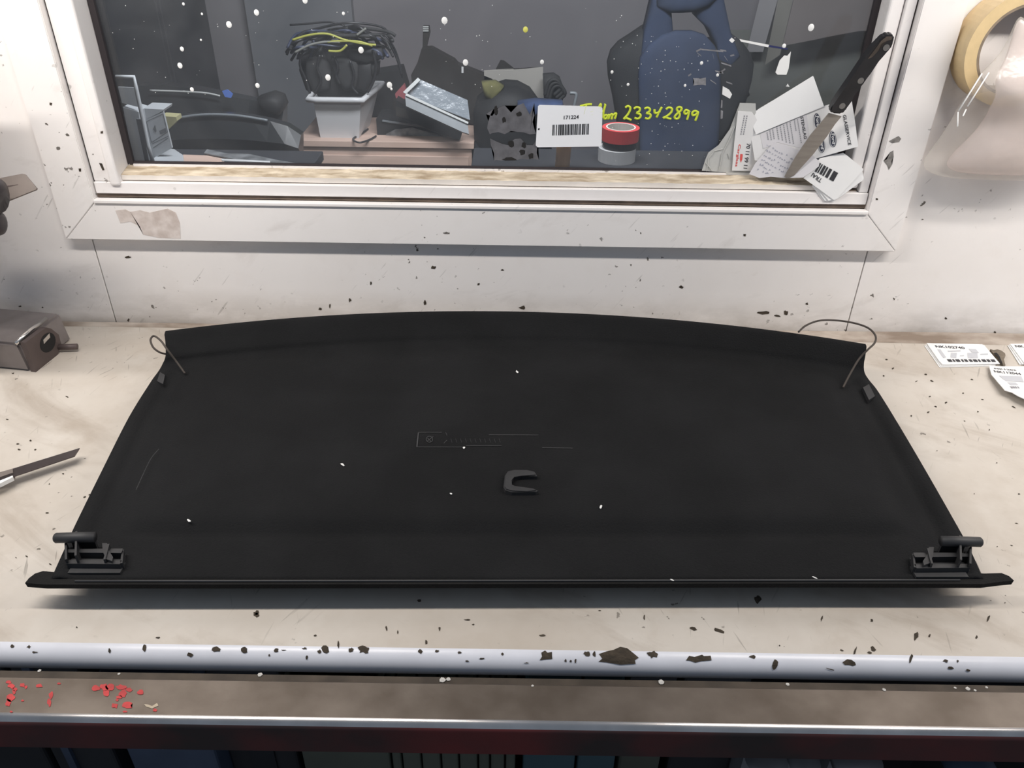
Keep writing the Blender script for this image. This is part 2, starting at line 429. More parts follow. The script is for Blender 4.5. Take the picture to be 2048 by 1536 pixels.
M['tape_black'] = pm('black_tape', (0.022, 0.022, 0.024, 1), 0.35)
M['tape_white'] = pm('white_tape', (0.58, 0.58, 0.58, 1), 0.4)
M['tape_core'] = pm('pale_tape_core', (0.62, 0.57, 0.52, 1), 0.7)
M['white_box'] = pm('white_box_board', (0.42, 0.44, 0.46, 1), 0.6, var=0.06)
M['box_dark'] = pm('box_print_dark', (0.12, 0.13, 0.14, 1), 0.6)
M['wire_white'] = pm('white_wire', (0.50, 0.52, 0.54, 1), 0.4)
M['yellow_dull'] = pm('dull_yellow_foam', (0.36, 0.34, 0.18, 1), 0.8)
M['blue_light'] = pm('blue_sticker', (0.10, 0.20, 0.60, 1), 0.5)
# under the bench
M['under_blue'] = pm('blue_plastic_sheet', (0.07, 0.095, 0.15, 1), 0.5, var=0.4, vscale=8)
M['under_green'] = pm('grey_green_folder', (0.10, 0.105, 0.08, 1), 0.7, var=0.2, vscale=12)
M['under_teal'] = pm('teal_box', (0.05, 0.10, 0.12, 1), 0.6, var=0.3, vscale=8)
M['under_dark'] = pm('dark_crate', (0.03, 0.03, 0.035, 1), 0.7, var=0.4, vscale=6)
M['under_white'] = pm('crumpled_bag', (0.22, 0.22, 0.235, 1), 0.5, var=0.3, vscale=8)
M['concrete'] = pm('dark_concrete_floor', (0.16, 0.155, 0.15, 1), 0.8, var=0.3, vscale=3)

def glass_material():
    ma = bpy.data.materials.new('dusty_window_glass'); ma.use_nodes = True
    nt = ma.node_tree; N = nt.nodes; L = nt.links
    N.remove(N['Principled BSDF']); out = N['Material Output']
    tr = N.new('ShaderNodeBsdfTransparent'); tr.inputs[0].default_value = (0.90, 0.92, 0.93, 1)
    gl = N.new('ShaderNodeBsdfGlossy'); gl.inputs['Roughness'].default_value = 0.03
    fr = N.new('ShaderNodeFresnel'); fr.inputs[0].default_value = 1.45
    mx = N.new('ShaderNodeMixShader'); L.new(fr.outputs[0], mx.inputs[0]); L.new(tr.outputs[0], mx.inputs[1]); L.new(gl.outputs[0], mx.inputs[2])
    df = N.new('ShaderNodeBsdfDiffuse'); df.inputs[0].default_value = (0.72, 0.73, 0.76, 1)
    tc = N.new('ShaderNodeTexCoord')
    n = N.new('ShaderNodeTexNoise'); n.inputs['Scale'].default_value = 6; n.inputs['Detail'].default_value = 6; n.inputs['Distortion'].default_value = 0.8
    L.new(tc.outputs['Object'], n.inputs['Vector'])
    mr = N.new('ShaderNodeMapRange'); L.new(n.outputs['Fac'], mr.inputs[0])
    for i, q in enumerate((0.35, 0.75, 0.018, 0.065)): mr.inputs[i + 1].default_value = q
    m2 = N.new('ShaderNodeMixShader'); L.new(mr.outputs[0], m2.inputs[0]); L.new(mx.outputs[0], m2.inputs[1]); L.new(df.outputs[0], m2.inputs[2])
    L.new(m2.outputs[0], out.inputs[0])
    return ma
M['glass'] = glass_material()
def film_material(name, col, trans, rough=0.2):
    ma = bpy.data.materials.new(name); ma.use_nodes = True
    nt = ma.node_tree; N = nt.nodes; L = nt.links; b = N['Principled BSDF']; out = N['Material Output']
    b.inputs['Base Color'].default_value = col; b.inputs['Roughness'].default_value = rough
    tr = N.new('ShaderNodeBsdfTransparent'); mx = N.new('ShaderNodeMixShader'); mx.inputs[0].default_value = trans
    L.new(b.outputs[0], mx.inputs[1]); L.new(tr.outputs[0], mx.inputs[2]); L.new(mx.outputs[0], out.inputs[0])
    tc = N.new('ShaderNodeTexCoord'); n = N.new('ShaderNodeTexNoise'); n.inputs['Scale'].default_value = 22; n.inputs['Detail'].default_value = 5
    L.new(tc.outputs['Object'], n.inputs['Vector'])
    bp = N.new('ShaderNodeBump'); bp.inputs['Strength'].default_value = 0.5; bp.inputs['Distance'].default_value = 0.006
    L.new(n.outputs['Fac'], bp.inputs['Height']); L.new(bp.outputs[0], b.inputs['Normal'])
    return ma
M['bag_film'] = film_material('clear_bag_film', (0.80, 0.74, 0.68, 1), 0.70)
M['bag_inner'] = film_material('pinkish_bag_content', (0.80, 0.69, 0.66, 1), 0.25, 0.14)
M['tray_clear'] = film_material('clear_tray', (0.30, 0.34, 0.38, 1), 0.35, 0.15)
M['paper_film'] = film_material('crumpled_clear_sleeve', (0.62, 0.62, 0.60, 1), 0.25, 0.25)

# ------------------------------------------------------------------ structure: wall, window, floor
WY = 1.28; BZ = 0.90
WL, WR, WB, WT = -0.705, 0.595, 1.125, 1.96      # opening in the wall
wall = struct(thing('wall_back', (0, WY, 0)))
SXL, SXR = -0.7228, 0.6058                        # the two panel joints
box('wall_panel', (-2.6, WY, 0), (SXL - 0.0009, WY + 0.012, 2.6), M['wall'], wall, 0.0006, 1)
box('wall_panel', (SXR + 0.0009, WY, 0), (2.6, WY + 0.012, 2.6), M['wall'], wall, 0.0006, 1)
box('wall_panel', (SXL + 0.0009, WY, 0), (SXR - 0.0009, WY + 0.012, WB), M['wall'], wall, 0.0006, 1)
box('wall_panel', (SXL + 0.0009, WY, WT), (SXR - 0.0009, WY + 0.012, 2.6), M['wall'], wall, 0.0006, 1)
bm = bmesh.new()
add_box(bm, (-2.6, WY + 0.012, 0), (WL, 1.37, 2.6)); add_box(bm, (WR, WY + 0.012, 0), (2.6, 1.37, 2.6))
add_box(bm, (WL, WY + 0.012, 0), (WR, 1.37, WB)); add_box(bm, (WL, WY + 0.012, WT), (WR, 1.37, 2.6))
obj('wall_core', bm, M['dark_gap'], wall)
struct(box('floor', (-2.6, -2.0, -0.05), (2.6, 3.3, 0.0), M['concrete']))
struct(box('wall_rear', (-2.6, 3.2, 0.0), (2.6, 3.3, 2.6), M['office_wall']))
struct(box('wall_left', (-2.7, 1.37, 0.0), (-2.6, 3.3, 2.6), M['office_wall']))
struct(box('wall_right', (2.6, 1.37, 0.0), (2.7, 3.3, 2.6), M['office_wall']))
struct(box('ceiling', (-2.6, 1.37, 2.6), (2.6, 3.3, 2.7), M['office_wall']))

win = struct(thing('window_1', (0, 1.29, WB)))
CX0, CX1, CZ0 = -0.757, 0.6445, 1.0740            # casing outside
IX0, IX1, IZ0 = -0.691, 0.580, 1.1395             # casing inside
CT = 2.02
def casing(pts):
    bm = bmesh.new()
    add_prism(bm, [Vector((x, 1.262, z)) for x, z in pts], [Vector((x, WY - 0.0003, z)) for x, z in pts])
    bmesh.ops.bevel(bm, geom=bm.edges[:], offset=0.0012, segments=2, affect='EDGES')
    return obj('casing_board', bm, M['casing'], win)
g = 0.0003
cb = casing([(CX0 + g, CZ0), (CX1 - g, CZ0), (IX1 - g, IZ0), (IX0 + g, IZ0)])
cl = casing([(CX0, CZ0 + g), (IX0, IZ0 + g), (IX0, CT - 0.066), (CX0, CT)])
cr = casing([(CX1, CZ0 + g), (CX1, CT), (IX1, CT - 0.066), (IX1, IZ0 + g)])
casing([(CX0 + g, CT + g), (IX0 + g, CT - 0.066 + g), (IX1 - g, CT - 0.066 + g), (CX1 - g, CT + g)])
# lip along the inner edge of the bottom casing, gap line under the frame
box('casing_lip', (IX0, 1.2585, 1.1390), (IX1, 1.272, 1.1448), M['sash'], win, 0.0012)
box('frame_gap', (IX0, 1.276, 1.1440), (IX1, 1.287, 1.1540), M['dark_gap'], win)
# outer frame
FY = 1.272
box('frame_rail', (IX0 + 0.002, FY, 1.1515), (IX1 - 0.002, 1.36, 1.1708), M['sash'], win, 0.0012)
box('frame_stile', (IX0 + 0.0025, FY + 0.003, 1.1712), (-0.6615, 1.36, 1.955), M['sash'], win, 0.0015)
box('frame_stile', (0.5625, FY + 0.003, 1.1712), (IX1 - 0.0025, 1.36, 1.955), M['sash'], win, 0.0015)
box('frame_rail', (IX0 + 0.002, FY, 1.93), (IX1 - 0.002, 1.36, 1.955), M['sash'], win, 0.0012)
# sash stiles and the glazing beads
SY = 1.279
box('glazing_bead', (-0.6605, SY - 0.012, 1.1660), (-0.6445, 1.318, 1.925), M['sash'], win, 0.004, 3)
box('glazing_bead', (0.5400, SY, 1.1760), (0.5615, 1.318, 1.925), M['sash'], win, 0.004, 3)
bm = bmesh.new()
prof = [(SY, 1.1725), (SY, 1.1812), (SY + 0.002, 1.1822), (1.309, 1.1868), (1.318, 1.1868), (1.318, 1.1725)]
# weathered bead along the bottom: profile swept along x, top surface roughened
xs = [-0.6440 + i * (0.5395 + 0.6440) / 150 for i in range(151)]
rows = []
for i, x in enumerate(xs):
    row = []
    for j, (y, z) in enumerate(prof):
        dz = random.uniform(-0.0011, 0.0007) if j in (2, 3) else (random.uniform(-0.0008, 0.0002) if j == 1 else 0)
        row.append(bm.verts.new((x, y, z + dz)))
    rows.append(row)
for A, B in zip(rows, rows[1:]):
    for j in range(6): bm.faces.new((A[j], A[(j + 1) % 6], B[(j + 1) % 6], B[j]))
bm.faces.new(rows[0]); bm.faces.new(rows[-1][::-1])
bead = obj('glazing_bead', bm, M['bead'], win); bead['label'] = 'weathered bare wood bead under the glass'
bead.data.materials.append(M['bead_face'])
for p in bead.data.polygons:
    if p.center.y < SY + 0.001: p.material_index = 1
box('frame_gap', (-0.6605, 1.2815, 1.1706), (0.5615, 1.30, 1.1727), M['dark_gap'], win)
# rubber gaskets and the pane
box('gasket', (-0.6440, 1.3105, 1.1890), (-0.6345, 1.3175, 1.925), M['gasket'], win)
box('gasket', (0.5305, 1.3105, 1.1890), (0.5398, 1.3175, 1.925), M['gasket'], win)
box('gasket', (-0.6340, 1.3110, 1.1862), (0.5300, 1.3165, 1.1930), M['gasket'], win)
box('gasket_trim', (-0.6340, 1.3080, 1.1862), (0.5300, 1.3112, 1.1898), M['sash'], win)
pane = box('pane', (-0.6385, 1.3155, 1.1850), (0.5350, 1.3185, 1.930), M['glass'], win)
GP = vplane(1.3155)                                # room face of the glass
def dot(px, py, r, mat, name='paint_dot'):
    c = GP.hit(px, py, 0.0); R = r * 1.25 / 1600
    bm = bmesh.new()
    ring = [bm.verts.new(c + Vector((R * math.cos(a) * 1.0, -0.0002, R * math.sin(a) * 1.15))) for a in [k * math.pi / 5 for k in range(10)]]
    ring2 = [bm.verts.new(c + (v.co - c) * 0.6 + Vector((0, -0.0009, 0))) for v in ring]
    for i in range(10): bm.faces.new((ring[i], ring[(i + 1) % 10], ring2[(i + 1) % 10], ring2[i]))
    bm.faces.new(ring2)
    return obj(name, bm, mat, pane, smooth=True)
for x, y, r in ((458, 49, 5.5), (513, 25, 5), (364, 98, 4), (360, 131, 5), (384, 179, 4), (515, 171, 4.5), (656, 155, 5.5), (610, 1, 5),
                (687, 27, 3), (722, 100, 5.5), (779, 170, 5.5), (889, 41, 6), (931, 125, 5.5), (1084, 124, 4), (1622, 55, 6), (1403, 126, 3.2),
                (1435, 150, 3), (1224, 144, 3), (1256, 169, 2.8), (1370, 171, 2.6), (367, 8, 2.6), (1568, 92, 4), (404, 28, 2.2), (402, 80, 2), (783, 178, 2.4)):
    dot(x, y, r, M['paint_white'])
dot(1051, 59, 5, M['paint_yellow'])
bm = bmesh.new()
for k in range(150):                               # fine spatter
    if k < 85: x, y = random.gauss(1330, 55), random.uniform(70, 330)
    elif k < 115: x, y = random.uniform(880, 1260), random.uniform(10, 180)
    else: x, y = random.uniform(220, 700), random.uniform(5, 190)
    c = GP.hit(x, y, 0.0002); R = random.uniform(0.0003, 0.0008)
    bm.faces.new([bm.verts.new(c + Vector((R * math.cos(a), 0, R * math.sin(a)))) for a in [i * math.pi / 3 for i in range(6)]])
sp = obj('paint_spatter', bm, M['paint_white'], pane); sp['kind'] = 'stuff'
z4 = lambda pts: [(1380 + x * 0.2735, y * 0.2735) for x, y in pts]
plate('paint_flake', z4([(738, 376), (712, 408), (690, 405), (655, 442), (625, 530), (640, 546), (705, 547), (722, 500)]), GP, 0.0004, M['paint_white'], pane, 0.0006)
plate('paint_flake', z4([(305, 275), (328, 295), (308, 315), (286, 295)]), GP, 0.0004, M['paint_white'], pane, 0.0006)
plate('paint_flake', z4([(240, 630), (285, 655), (308, 690), (292, 722), (235, 690)]), GP, 0.0004, M['paint_white'], pane, 0.0006)
plate('paint_flake', z4([(228, 730), (240, 735), (236, 790), (225, 790)]), GP, 0.0004, M['residue_light'], pane, 0.0006)
plate('paint_flake', z4([(225, 805), (242, 812), (240, 865), (224, 870)]), GP, 0.0004, M['residue_light'], pane, 0.0006)
plate('paint_flake', z4([(715, 612), (728, 635), (702, 632)]), GP, 0.0004, M['paint_white'], pane, 0.0006)
plate('tape_scrap', z4([(362, 286), (578, 328), (572, 346), (372, 304)]), GP, 0.0004, M['paint_white'], pane, 0.0006)
plate('tape_scrap', z4([(580, 329), (718, 354), (712, 364), (577, 344)]), GP, 0.0004, M['navy'], pane, 0.0006)
plate('tape_scrap', [(1320, 345), (1452, 347), (1452, 350), (1320, 348)], GP, 0.0004, M['navy'], pane, 0.006)
plate('tape_scrap', [(1320, 348.5), (1452, 350.5), (1452, 354), (1320, 352)], GP, 0.0004, M['paint_white'], pane, 0.006)
plate('tape_scrap', [(1138, 347), (1206, 348), (1206, 352), (1137, 351)], GP, 0.0004, M['pale_blue'], pane, 0.006)
# torn sticker residue on the glass
def torn(px0, py0, px1, py1, mat, j, off=0.0004, step=12):
    pts = []
    n = max(2, int((px1 - px0) / step)); mm = max(2, int((py1 - py0) / step))
    for i in range(n): pts.append((px0 + (px1 - px0) * i / n, py0 + random.uniform(0, j)))
    for i in range(mm): pts.append((px1 - random.uniform(0, j) * 0.3, py0 + (py1 - py0) * i / mm))
    for i in range(n): pts.append((px1 - (px1 - px0) * i / n, py1 - random.uniform(0, j) * 0.3))
    for i in range(mm): pts.append((px0 + random.uniform(0, j) * 0.6, py1 - (py1 - py0) * i / mm))
    return plate('sticker_residue', pts, GP, 0.0002, mat, pane, off)
torn(972, 206, 1072, 269, M['residue'], 26)
torn(980, 275, 1078, 322, M['residue'], 16)
for x, y, rx, ry in ((992, 222, 5, 9), (1008, 240, 4, 6), (1038, 228, 6, 5), (1022, 287, 7, 7), (1048, 291, 5, 6), (1045, 305, 6, 5), (1020, 318, 14, 3), (1062, 312, 5, 6)):
    plate('residue_hole', ragged(x, y, rx, ry, 9, 0.3), GP, 0.0001, M['hole'], pane, 0.0006)
torn(1386, 155, 1412, 171, M['residue_light'], 5, step=6)
for x0, y0, x1, y1 in ((1392, 103, 1402, 98), (1402, 99, 1446, 103), (1394, 106, 1402, 112), (1440, 100, 1452, 102), (1448, 112, 1455, 122), (1442, 126, 1462, 132), (1430, 142, 1446, 146), (1436, 148, 1450, 138), (1420, 160, 1432, 168), (1452, 164, 1464, 168), (1460, 112, 1468, 110), (1425, 108, 1427, 118), (1376, 152, 1382, 148)):
    plate('residue_streak', [(x0, y0 - 1.6), (x1, y1 - 1.6), (x1 + 1, y1 + 1.4), (x0 + 1, y0 + 1.4)], GP, 0.0002, M['residue_light'], pane, 0.0005)
# yellow hand-written phone number on the glass
def strokes(lst, ox, oy, s, r, mat, parent, plane, name):
    bm = bmesh.new()
    for st in lst:
        P = [plane.hit(ox + x * s, oy + y * s, 0.0012) for x, y in st]
        add_tube(bm, catmull(P, 4), r, 6)
    return obj(name, bm, mat, parent, smooth=True)
num = [[(1085, 258), (1110, 240), (1137, 252), (1138, 285), (1112, 335), (1066, 388), (1092, 375), (1120, 386), (1152, 398)],
       [(1182, 272), (1212, 252), (1248, 265), (1242, 300), (1212, 318), (1252, 333), (1256, 362), (1225, 384), (1190, 372)],
       [(1302, 272), (1335, 257), (1364, 275), (1354, 305), (1324, 320), (1366, 332), (1370, 362), (1342, 384), (1310, 374)],
       [(1416, 278), (1420, 318), (1450, 316), (1484, 298)], [(1500, 250), (1466, 310), (1440, 370)],
       [(1548, 278), (1578, 256), (1614, 270), (1606, 310), (1562, 350), (1512, 376), (1545, 370), (1575, 380), (1606, 386)],
       [(1728, 262), (1695, 250), (1670, 270), (1682, 300), (1702, 332), (1694, 370), (1664, 386), (1644, 364), (1672, 328), (1712, 294), (1728, 262)],
       [(1806, 298), (1776, 284), (1754, 306), (1766, 330), (1796, 316), (1808, 292), (1802, 340), (1786, 396)],
       [(1908, 308), (1876, 294), (1846, 316), (1852, 345), (1886, 336), (1912, 308), (1902, 350), (1880, 406)],
       # Telefon, its lower left part hidden by the white tag
       [(570, 242), (640, 224), (704, 220)], [(640, 226), (612, 330)], [(690, 300), (720, 300), (716, 282), (690, 300), (700, 340), (730, 330)],
       [(770, 335), (800, 260), (806, 218), (790, 240), (778, 330)], [(800, 320), (824, 312), (820, 292), (802, 316), (812, 345)],
       [(830, 376), (838, 300), (856, 230), (846, 226)], [(868, 340), (845, 352), (846, 384), (868, 378), (880, 350), (866, 340)],
       [(900, 330), (890, 388), (912, 345), (930, 330), (938, 345), (926, 390)], [(944, 344), (974, 322), (980, 335), (964, 384)]]
hw = strokes(num, 1060, 170, 0.17578, 0.0019, M['yellow_marker'], pane, GP, 'handwriting')
hw['label'] = 'yellow hand-written word and phone number 23342899'
# worn patches on the casing
CP = vplane(1.262)
z6 = lambda pts: [(x * 0.3255, 300 + y * 0.3255) for x, y in pts]
plate('sticker_ghost', z6([(708, 372), (770, 365), (800, 380), (860, 370), (920, 385), (1030, 360), (1080, 385), (1105, 450), (1110, 545), (980, 540), (880, 520), (860, 470), (800, 440), (740, 450)]), CP, 0.0002, M['sticker_ghost'], cb, 0.0004)
z5 = lambda pts: [(1680 + x * 0.2604, y * 0.2604) for x, y in pts]
plate('paint_scuff', z5([(375, 1085), (420, 1060), (450, 1045), (470, 1065), (455, 1090), (400, 1100)]), CP, 0.0002, M['scuff'], cr, 0.0004)
plate('paint_scuff', z5([(335, 1235), (360, 1225), (385, 1170), (410, 1155), (412, 1200), (395, 1240), (400, 1265), (375, 1305), (362, 1270)]), CP, 0.0002, M['scuff'], cr, 0.0004)
for pts, pl, par in (([(99, 205), (104, 206), (103, 211), (99, 210)], CP, cl), ([(157, 337), (162, 337), (162, 343), (158, 343)], CP, cl),
                 ([(1487, 468), (1492, 468), (1491, 473), (1487, 472)], CP, cb), ([(1752, 396), (1756, 397), (1756, 400), (1752, 400)], CP, cr)):
    plate('paint_nick', pts, pl, 0.0002, M['chip'], par, 0.0004)
plate('paint_nick', [(198, 326), (204, 327), (209, 340), (205, 341)], vplane(FY + 0.003), 0.0002, M['chip'], win, 0.0004)
plate('paint_nick', [(201, 263), (206, 262), (206, 267), (201, 267)], vplane(SY - 0.012), 0.0002, M['chip'], win, 0.0004)

# dark chips on the wall below the window
WP = vplane(WY)
for x, y, rx, ry in ((867, 535, 6, 4), (1005, 540, 4, 2), (1363, 574, 5, 4), (1046, 615, 9, 5), (1528, 626, 18, 5), (1555, 632, 8, 3), (1572, 626, 5, 6), (1614, 608, 4, 3),
                     (957, 568, 3, 3), (700, 600, 3, 5), (660, 612, 2, 6), (742, 566, 2, 5), (640, 618, 4, 3), (850, 605, 3, 6), (560, 640, 8, 2), (257, 640, 3, 4), (217, 650, 3, 4),
                     (255, 514, 8, 3), (40, 613, 4, 2), (85, 615, 2, 2), (1788, 598, 2, 3), (1892, 637, 3, 3), (1990, 665, 3, 3)):
    plate('paint_chip', ragged(x, y, rx * 0.75, ry * 0.75, 10, 0.4), WP, 0.0002, M['chip'], wall, 0.0005)

# dirty sealing fillet where the wall meets the bench, wider towards the right
bm = bmesh.new()
def fil(x):
    w = 0.007 + 0.017 * max(0.0, min(1.0, (x + 0.2) / 0.95)); h = 0.004 + w * 0.28
    return [Vector((x, WY - 0.0002, 0.9002 + h)), Vector((x, WY - 0.35 * w, 0.9002 + h * 0.62)), Vector((x, WY - w, 0.9002)), Vector((x, WY - 0.0002, 0.9002))]
fs = [[bm.verts.new(v) for v in fil(-1.9 + i * 3.8 / 40)] for i in range(41)]
for A, B in zip(fs, fs[1:]):
    for j in range(4): bm.faces.new((A[j], A[(j + 1) % 4], B[(j + 1) % 4], B[j]))
bm.faces.new(fs[0]); bm.faces.new(fs[-1][::-1])
struct(obj('trim_2', bm, M['fillet']))

# ------------------------------------------------------------------ bench top
bench = thing('workbench', (0, 0.92, 0), 'white-painted workbench with chipped rounded front edge below the window', 'workbench')
prof = []
BY, BR, BT = 0.5555, 0.0165, 0.033
for k in range(9):
    a = math.pi / 2 + k * math.pi / 8
    prof.append((BY + BR + BR * math.cos(a), BZ - BR + BR * math.sin(a)))
bm = bmesh.new()
loop = [(1.2795, BZ)] + [(0.575, BZ)] + prof + [(1.2795, BZ - BT)]
X0, X1 = -1.9, 1.9
A = [Vector((X0, y, z)) for y, z in loop]; B = [Vector((X1, y, z)) for y, z in loop]
add_prism(bm, A, B)
top = obj('bench_top', bm, M['bench'], bench)
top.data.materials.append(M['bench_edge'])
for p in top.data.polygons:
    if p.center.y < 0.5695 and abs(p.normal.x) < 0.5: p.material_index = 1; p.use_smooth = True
for x in (-1.8, 1.75):
    for y in (0.62, 1.19):
        box('leg', (x, y, 0), (x + 0.06, y + 0.06, BZ - BT), M['steel_dirty'], bench)
box('lower_shelf', (-1.85, 0.60, 0.40), (1.86, 1.22, 0.42), M['under_dark'], bench)
# chips: dark bare patches that follow the rounded edge
def surf(x, s):
    """point on the bench front: s is the distance from the crown, positive down round the edge, negative back over the top"""
    if s <= 0: return Vector((x, BY + BR - s, BZ + 0.0004))
    a = min(s / BR, math.pi * 0.9) + math.pi / 2
    r = BR + 0.0004
    return Vector((x, BY + BR + r * math.cos(a), BZ - BR + r * math.sin(a)))
def to_surf(px, py):
    P = at_z(px, py, BZ)
    if P.y >= BY + BR: return P.x, -(P.y - BY - BR)
    lo, hi = 0.0, BR * 2.4
    best = None
    for k in range(60):
        s = k / 59 * BR * 1.9; q = surf(P.x, s)
        d = ray(px, py); t = (q.y) / d.y; h = CAM + d * t
        e = abs(h.z - q.z)
        if best is None or e < best[0]: best = (e, s, h.x)
    return best[2], best[1]
def chip(px, py, rx, ry, n=14, j=0.3, rot=0.0, mat=None, outline=None):
    pts = outline or ragged(px, py, rx, ry, n, j, rot)
    c = to_surf(px, py); bm = bmesh.new()
    ring = [to_surf(*p) for p in pts]
    v0 = bm.verts.new(surf(*c))
    mids = [bm.verts.new(surf((a[0] + c[0]) / 2, (a[1] + c[1]) / 2)) for a in ring]
    outs = [bm.verts.new(surf(*a)) for a in ring]
    m = len(ring)
    for i in range(m):
        k = (i + 1) % m
        bm.faces.new((v0, mids[i], mids[k])); bm.faces.new((mids[i], outs[i], outs[k], mids[k]))
    return obj('paint_chip', bm, mat or M['chip'], bench)
z2 = lambda x, y: (680 + x * 0.3418, 1160 + y * 0.3418)
big = [z2(x, y) for x, y in ((1640, 392), (1680, 400), (1720, 430), (1748, 455), (1725, 470), (1730, 492), (1640, 497), (1560, 482), (1512, 478), (1535, 460), (1515, 432), (1560, 418), (1600, 410))]
chip(*z2(1635, 450), 0, 0, outline=big)
chip(*z2(1207, 445), 0, 0, outline=[z2(x, y) for x, y in ((1178, 425), (1200, 412), (1215, 425), (1240, 420), (1242, 462), (1205, 465), (1168, 470), (1182, 450))])
chip(*z2(1830, 436), 11, 6); chip(*z2(1445, 432), 6, 5); chip(*z2(1488, 432), 3, 6)
chip(*z2(140, 407), 11, 7); chip(*z2(65, 410), 5, 5); chip(*z2(470, 418), 4, 4); chip(*z2(567, 416), 4, 2.5); chip(*z2(505, 365), 2.5, 4)
for x, y, rx, ry in ((1320, 472, 2, 3), (1350, 474, 2, 3), (1378, 474, 2, 4), (950, 434, 3, 2.5), (700, 425, 4, 2), (745, 475, 4, 1.6), (1090, 486, 6, 1), (830, 460, 5, 1.5), (272, 284, 2, 5), (583, 287, 2, 4), (1185, 325, 6, 2), (338, 305, 1.5, 4), (780, 262, 2.5, 1.5), (745, 234, 6, 1.5), (465, 122, 4, 2.5), (1780, 220, 1.5, 5), (1520, 180, 3, 1)):
    chip(*z2(x, y), rx, ry, 9)
z1 = lambda x, y: (x * 0.3418, 1160 + y * 0.3418)
for x, y, rx, ry in ((845, 395, 4, 7), (1265, 403, 8, 6), (1430, 410, 6, 6), (1112, 437, 6, 4.5), (1905, 405, 8, 7), (1870, 418, 4, 4), (1615, 410, 5, 4), (640, 412, 2.5, 6), (168, 390, 4, 3), (205, 423, 5, 2), (925, 338, 4, 2), (1660, 410, 5, 1.2), (1980, 378, 2, 7), (1780, 400, 5, 1.5), (1795, 452, 2, 4), (1845, 325, 3, 2), (450, 278, 1.5, 1.5), (70, 385, 4, 3), (1575, 440, 1.5, 3)):
    chip(*z1(x, y), rx, ry, 9)
z3 = lambda x, y: (1348 + x * 0.3418, 1160 + y * 0.3418)
chip(*z3(145, 457), 0, 0, outline=[z3(x, y) for x, y in ((70, 470), (88, 445), (120, 450), (165, 436), (175, 445), (215, 442), (220, 470), (160, 474), (125, 484), (90, 472))])
for x, y, rx, ry in ((1025, 485, 12, 6), (590, 495, 6, 11), (460, 450, 6, 4), (262, 298, 14, 3), (115, 287, 7, 3), (1385, 465, 3, 10), (1415, 330, 4, 9), (1165, 405, 5, 5), (1145, 426, 5, 2), (1620, 515, 5, 3.5), (1722, 528, 5, 3), (1590, 475, 5, 3), (915, 523, 9, 1), (1660, 475, 2, 3), (1495, 327, 2, 4), (865, 225, 1.5, 6), (1840, 225, 2, 7), (1158, 237, 3, 3), (1770, 335, 2, 4), (617, 385, 1.5, 1.5), (980, 412, 4, 1.5), (1060, 415, 2, 8)):
    chip(*z3(x, y), rx, ry, 9, rot=0.3)
chip(1515, 1199, 7, 8, 12)
# ring nick and scattered nicks on the top
chip(513, 1228, 6, 6, 12); chip(513, 1228, 3, 3, 10, mat=M['bench'])
for k in range(70):
    x = random.choice([random.uniform(1760, 2040), random.uniform(10, 230), random.uniform(1780, 2040)]); y = random.uniform(700, 1260)
    if 830 < y and (x > 1990 - (1145 - y) * 0.62 - 90 and x < 1760 + 0): continue
    lim = 330 - (y - 740) * 0.55 if x < 700 else 1740 + (y - 740) * 0.55
    if (x < 700 and x > lim - 12) or (x > 700 and x < lim + 12): continue
    chip(x, y, random.uniform(1.2, 3.8), random.uniform(0.8, 1.8), 7, 0.45, random.uniform(-0.6, 0.6))

# ------------------------------------------------------------------ steel tube frame in front of the bench
rail = thing('steel_rail', (0, 0.505, 0), 'worn brown steel tube rail with highlight-coloured front corner and red underside', 'rail')
RZ = 0.897; RY0, RY1 = 0.4795, 0.5310; RH = 0.047; rr = 0.0090
loop = [(RY1, RZ - RH), (RY1, RZ - 0.002), (RY1 - 0.002, RZ)]
nfl = len(loop)
for k in range(9):
    a = math.pi / 2 + k * math.pi / 16
    loop.append((RY0 + rr + rr * math.cos(a), RZ - rr + rr * math.sin(a)))
loop += [(RY0, RZ - RH + 0.003), (RY0 + 0.003, RZ - RH)]
bm = bmesh.new()
add_prism(bm, [Vector((-1.9, y, z)) for y, z in loop], [Vector((1.9, y, z)) for y, z in loop])
tb = obj('steel_tube', bm, M['steel'], rail)
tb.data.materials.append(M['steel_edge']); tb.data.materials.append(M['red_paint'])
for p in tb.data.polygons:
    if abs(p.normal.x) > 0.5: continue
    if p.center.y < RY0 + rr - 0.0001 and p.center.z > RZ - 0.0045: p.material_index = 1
    elif p.center.y < RY0 + rr - 0.0001 and p.center.z > RZ - rr: p.material_index = 2  # red carried up the arc to darken it below the highlight
    elif p.center.y < RY0 + 0.001: p.material_index = 2
for p in tb.data.polygons:
    if RZ - rr - 0.0001 < p.center.z and p.center.y < RY0 + rr - 0.0001: p.use_smooth = True
box('steel_ledge', (-1.9, RY1 - 0.001, RZ - 0.012), (1.9, 0.5420, RZ - 0.006), M['steel_dirty'], rail)
for x in (-1.7, 1.65):
    box('leg', (x, 0.482, 0), (x + 0.045, 0.527, RZ - RH), M['red_paint'], rail)
RP = hplane(RZ)
random.seed(11)
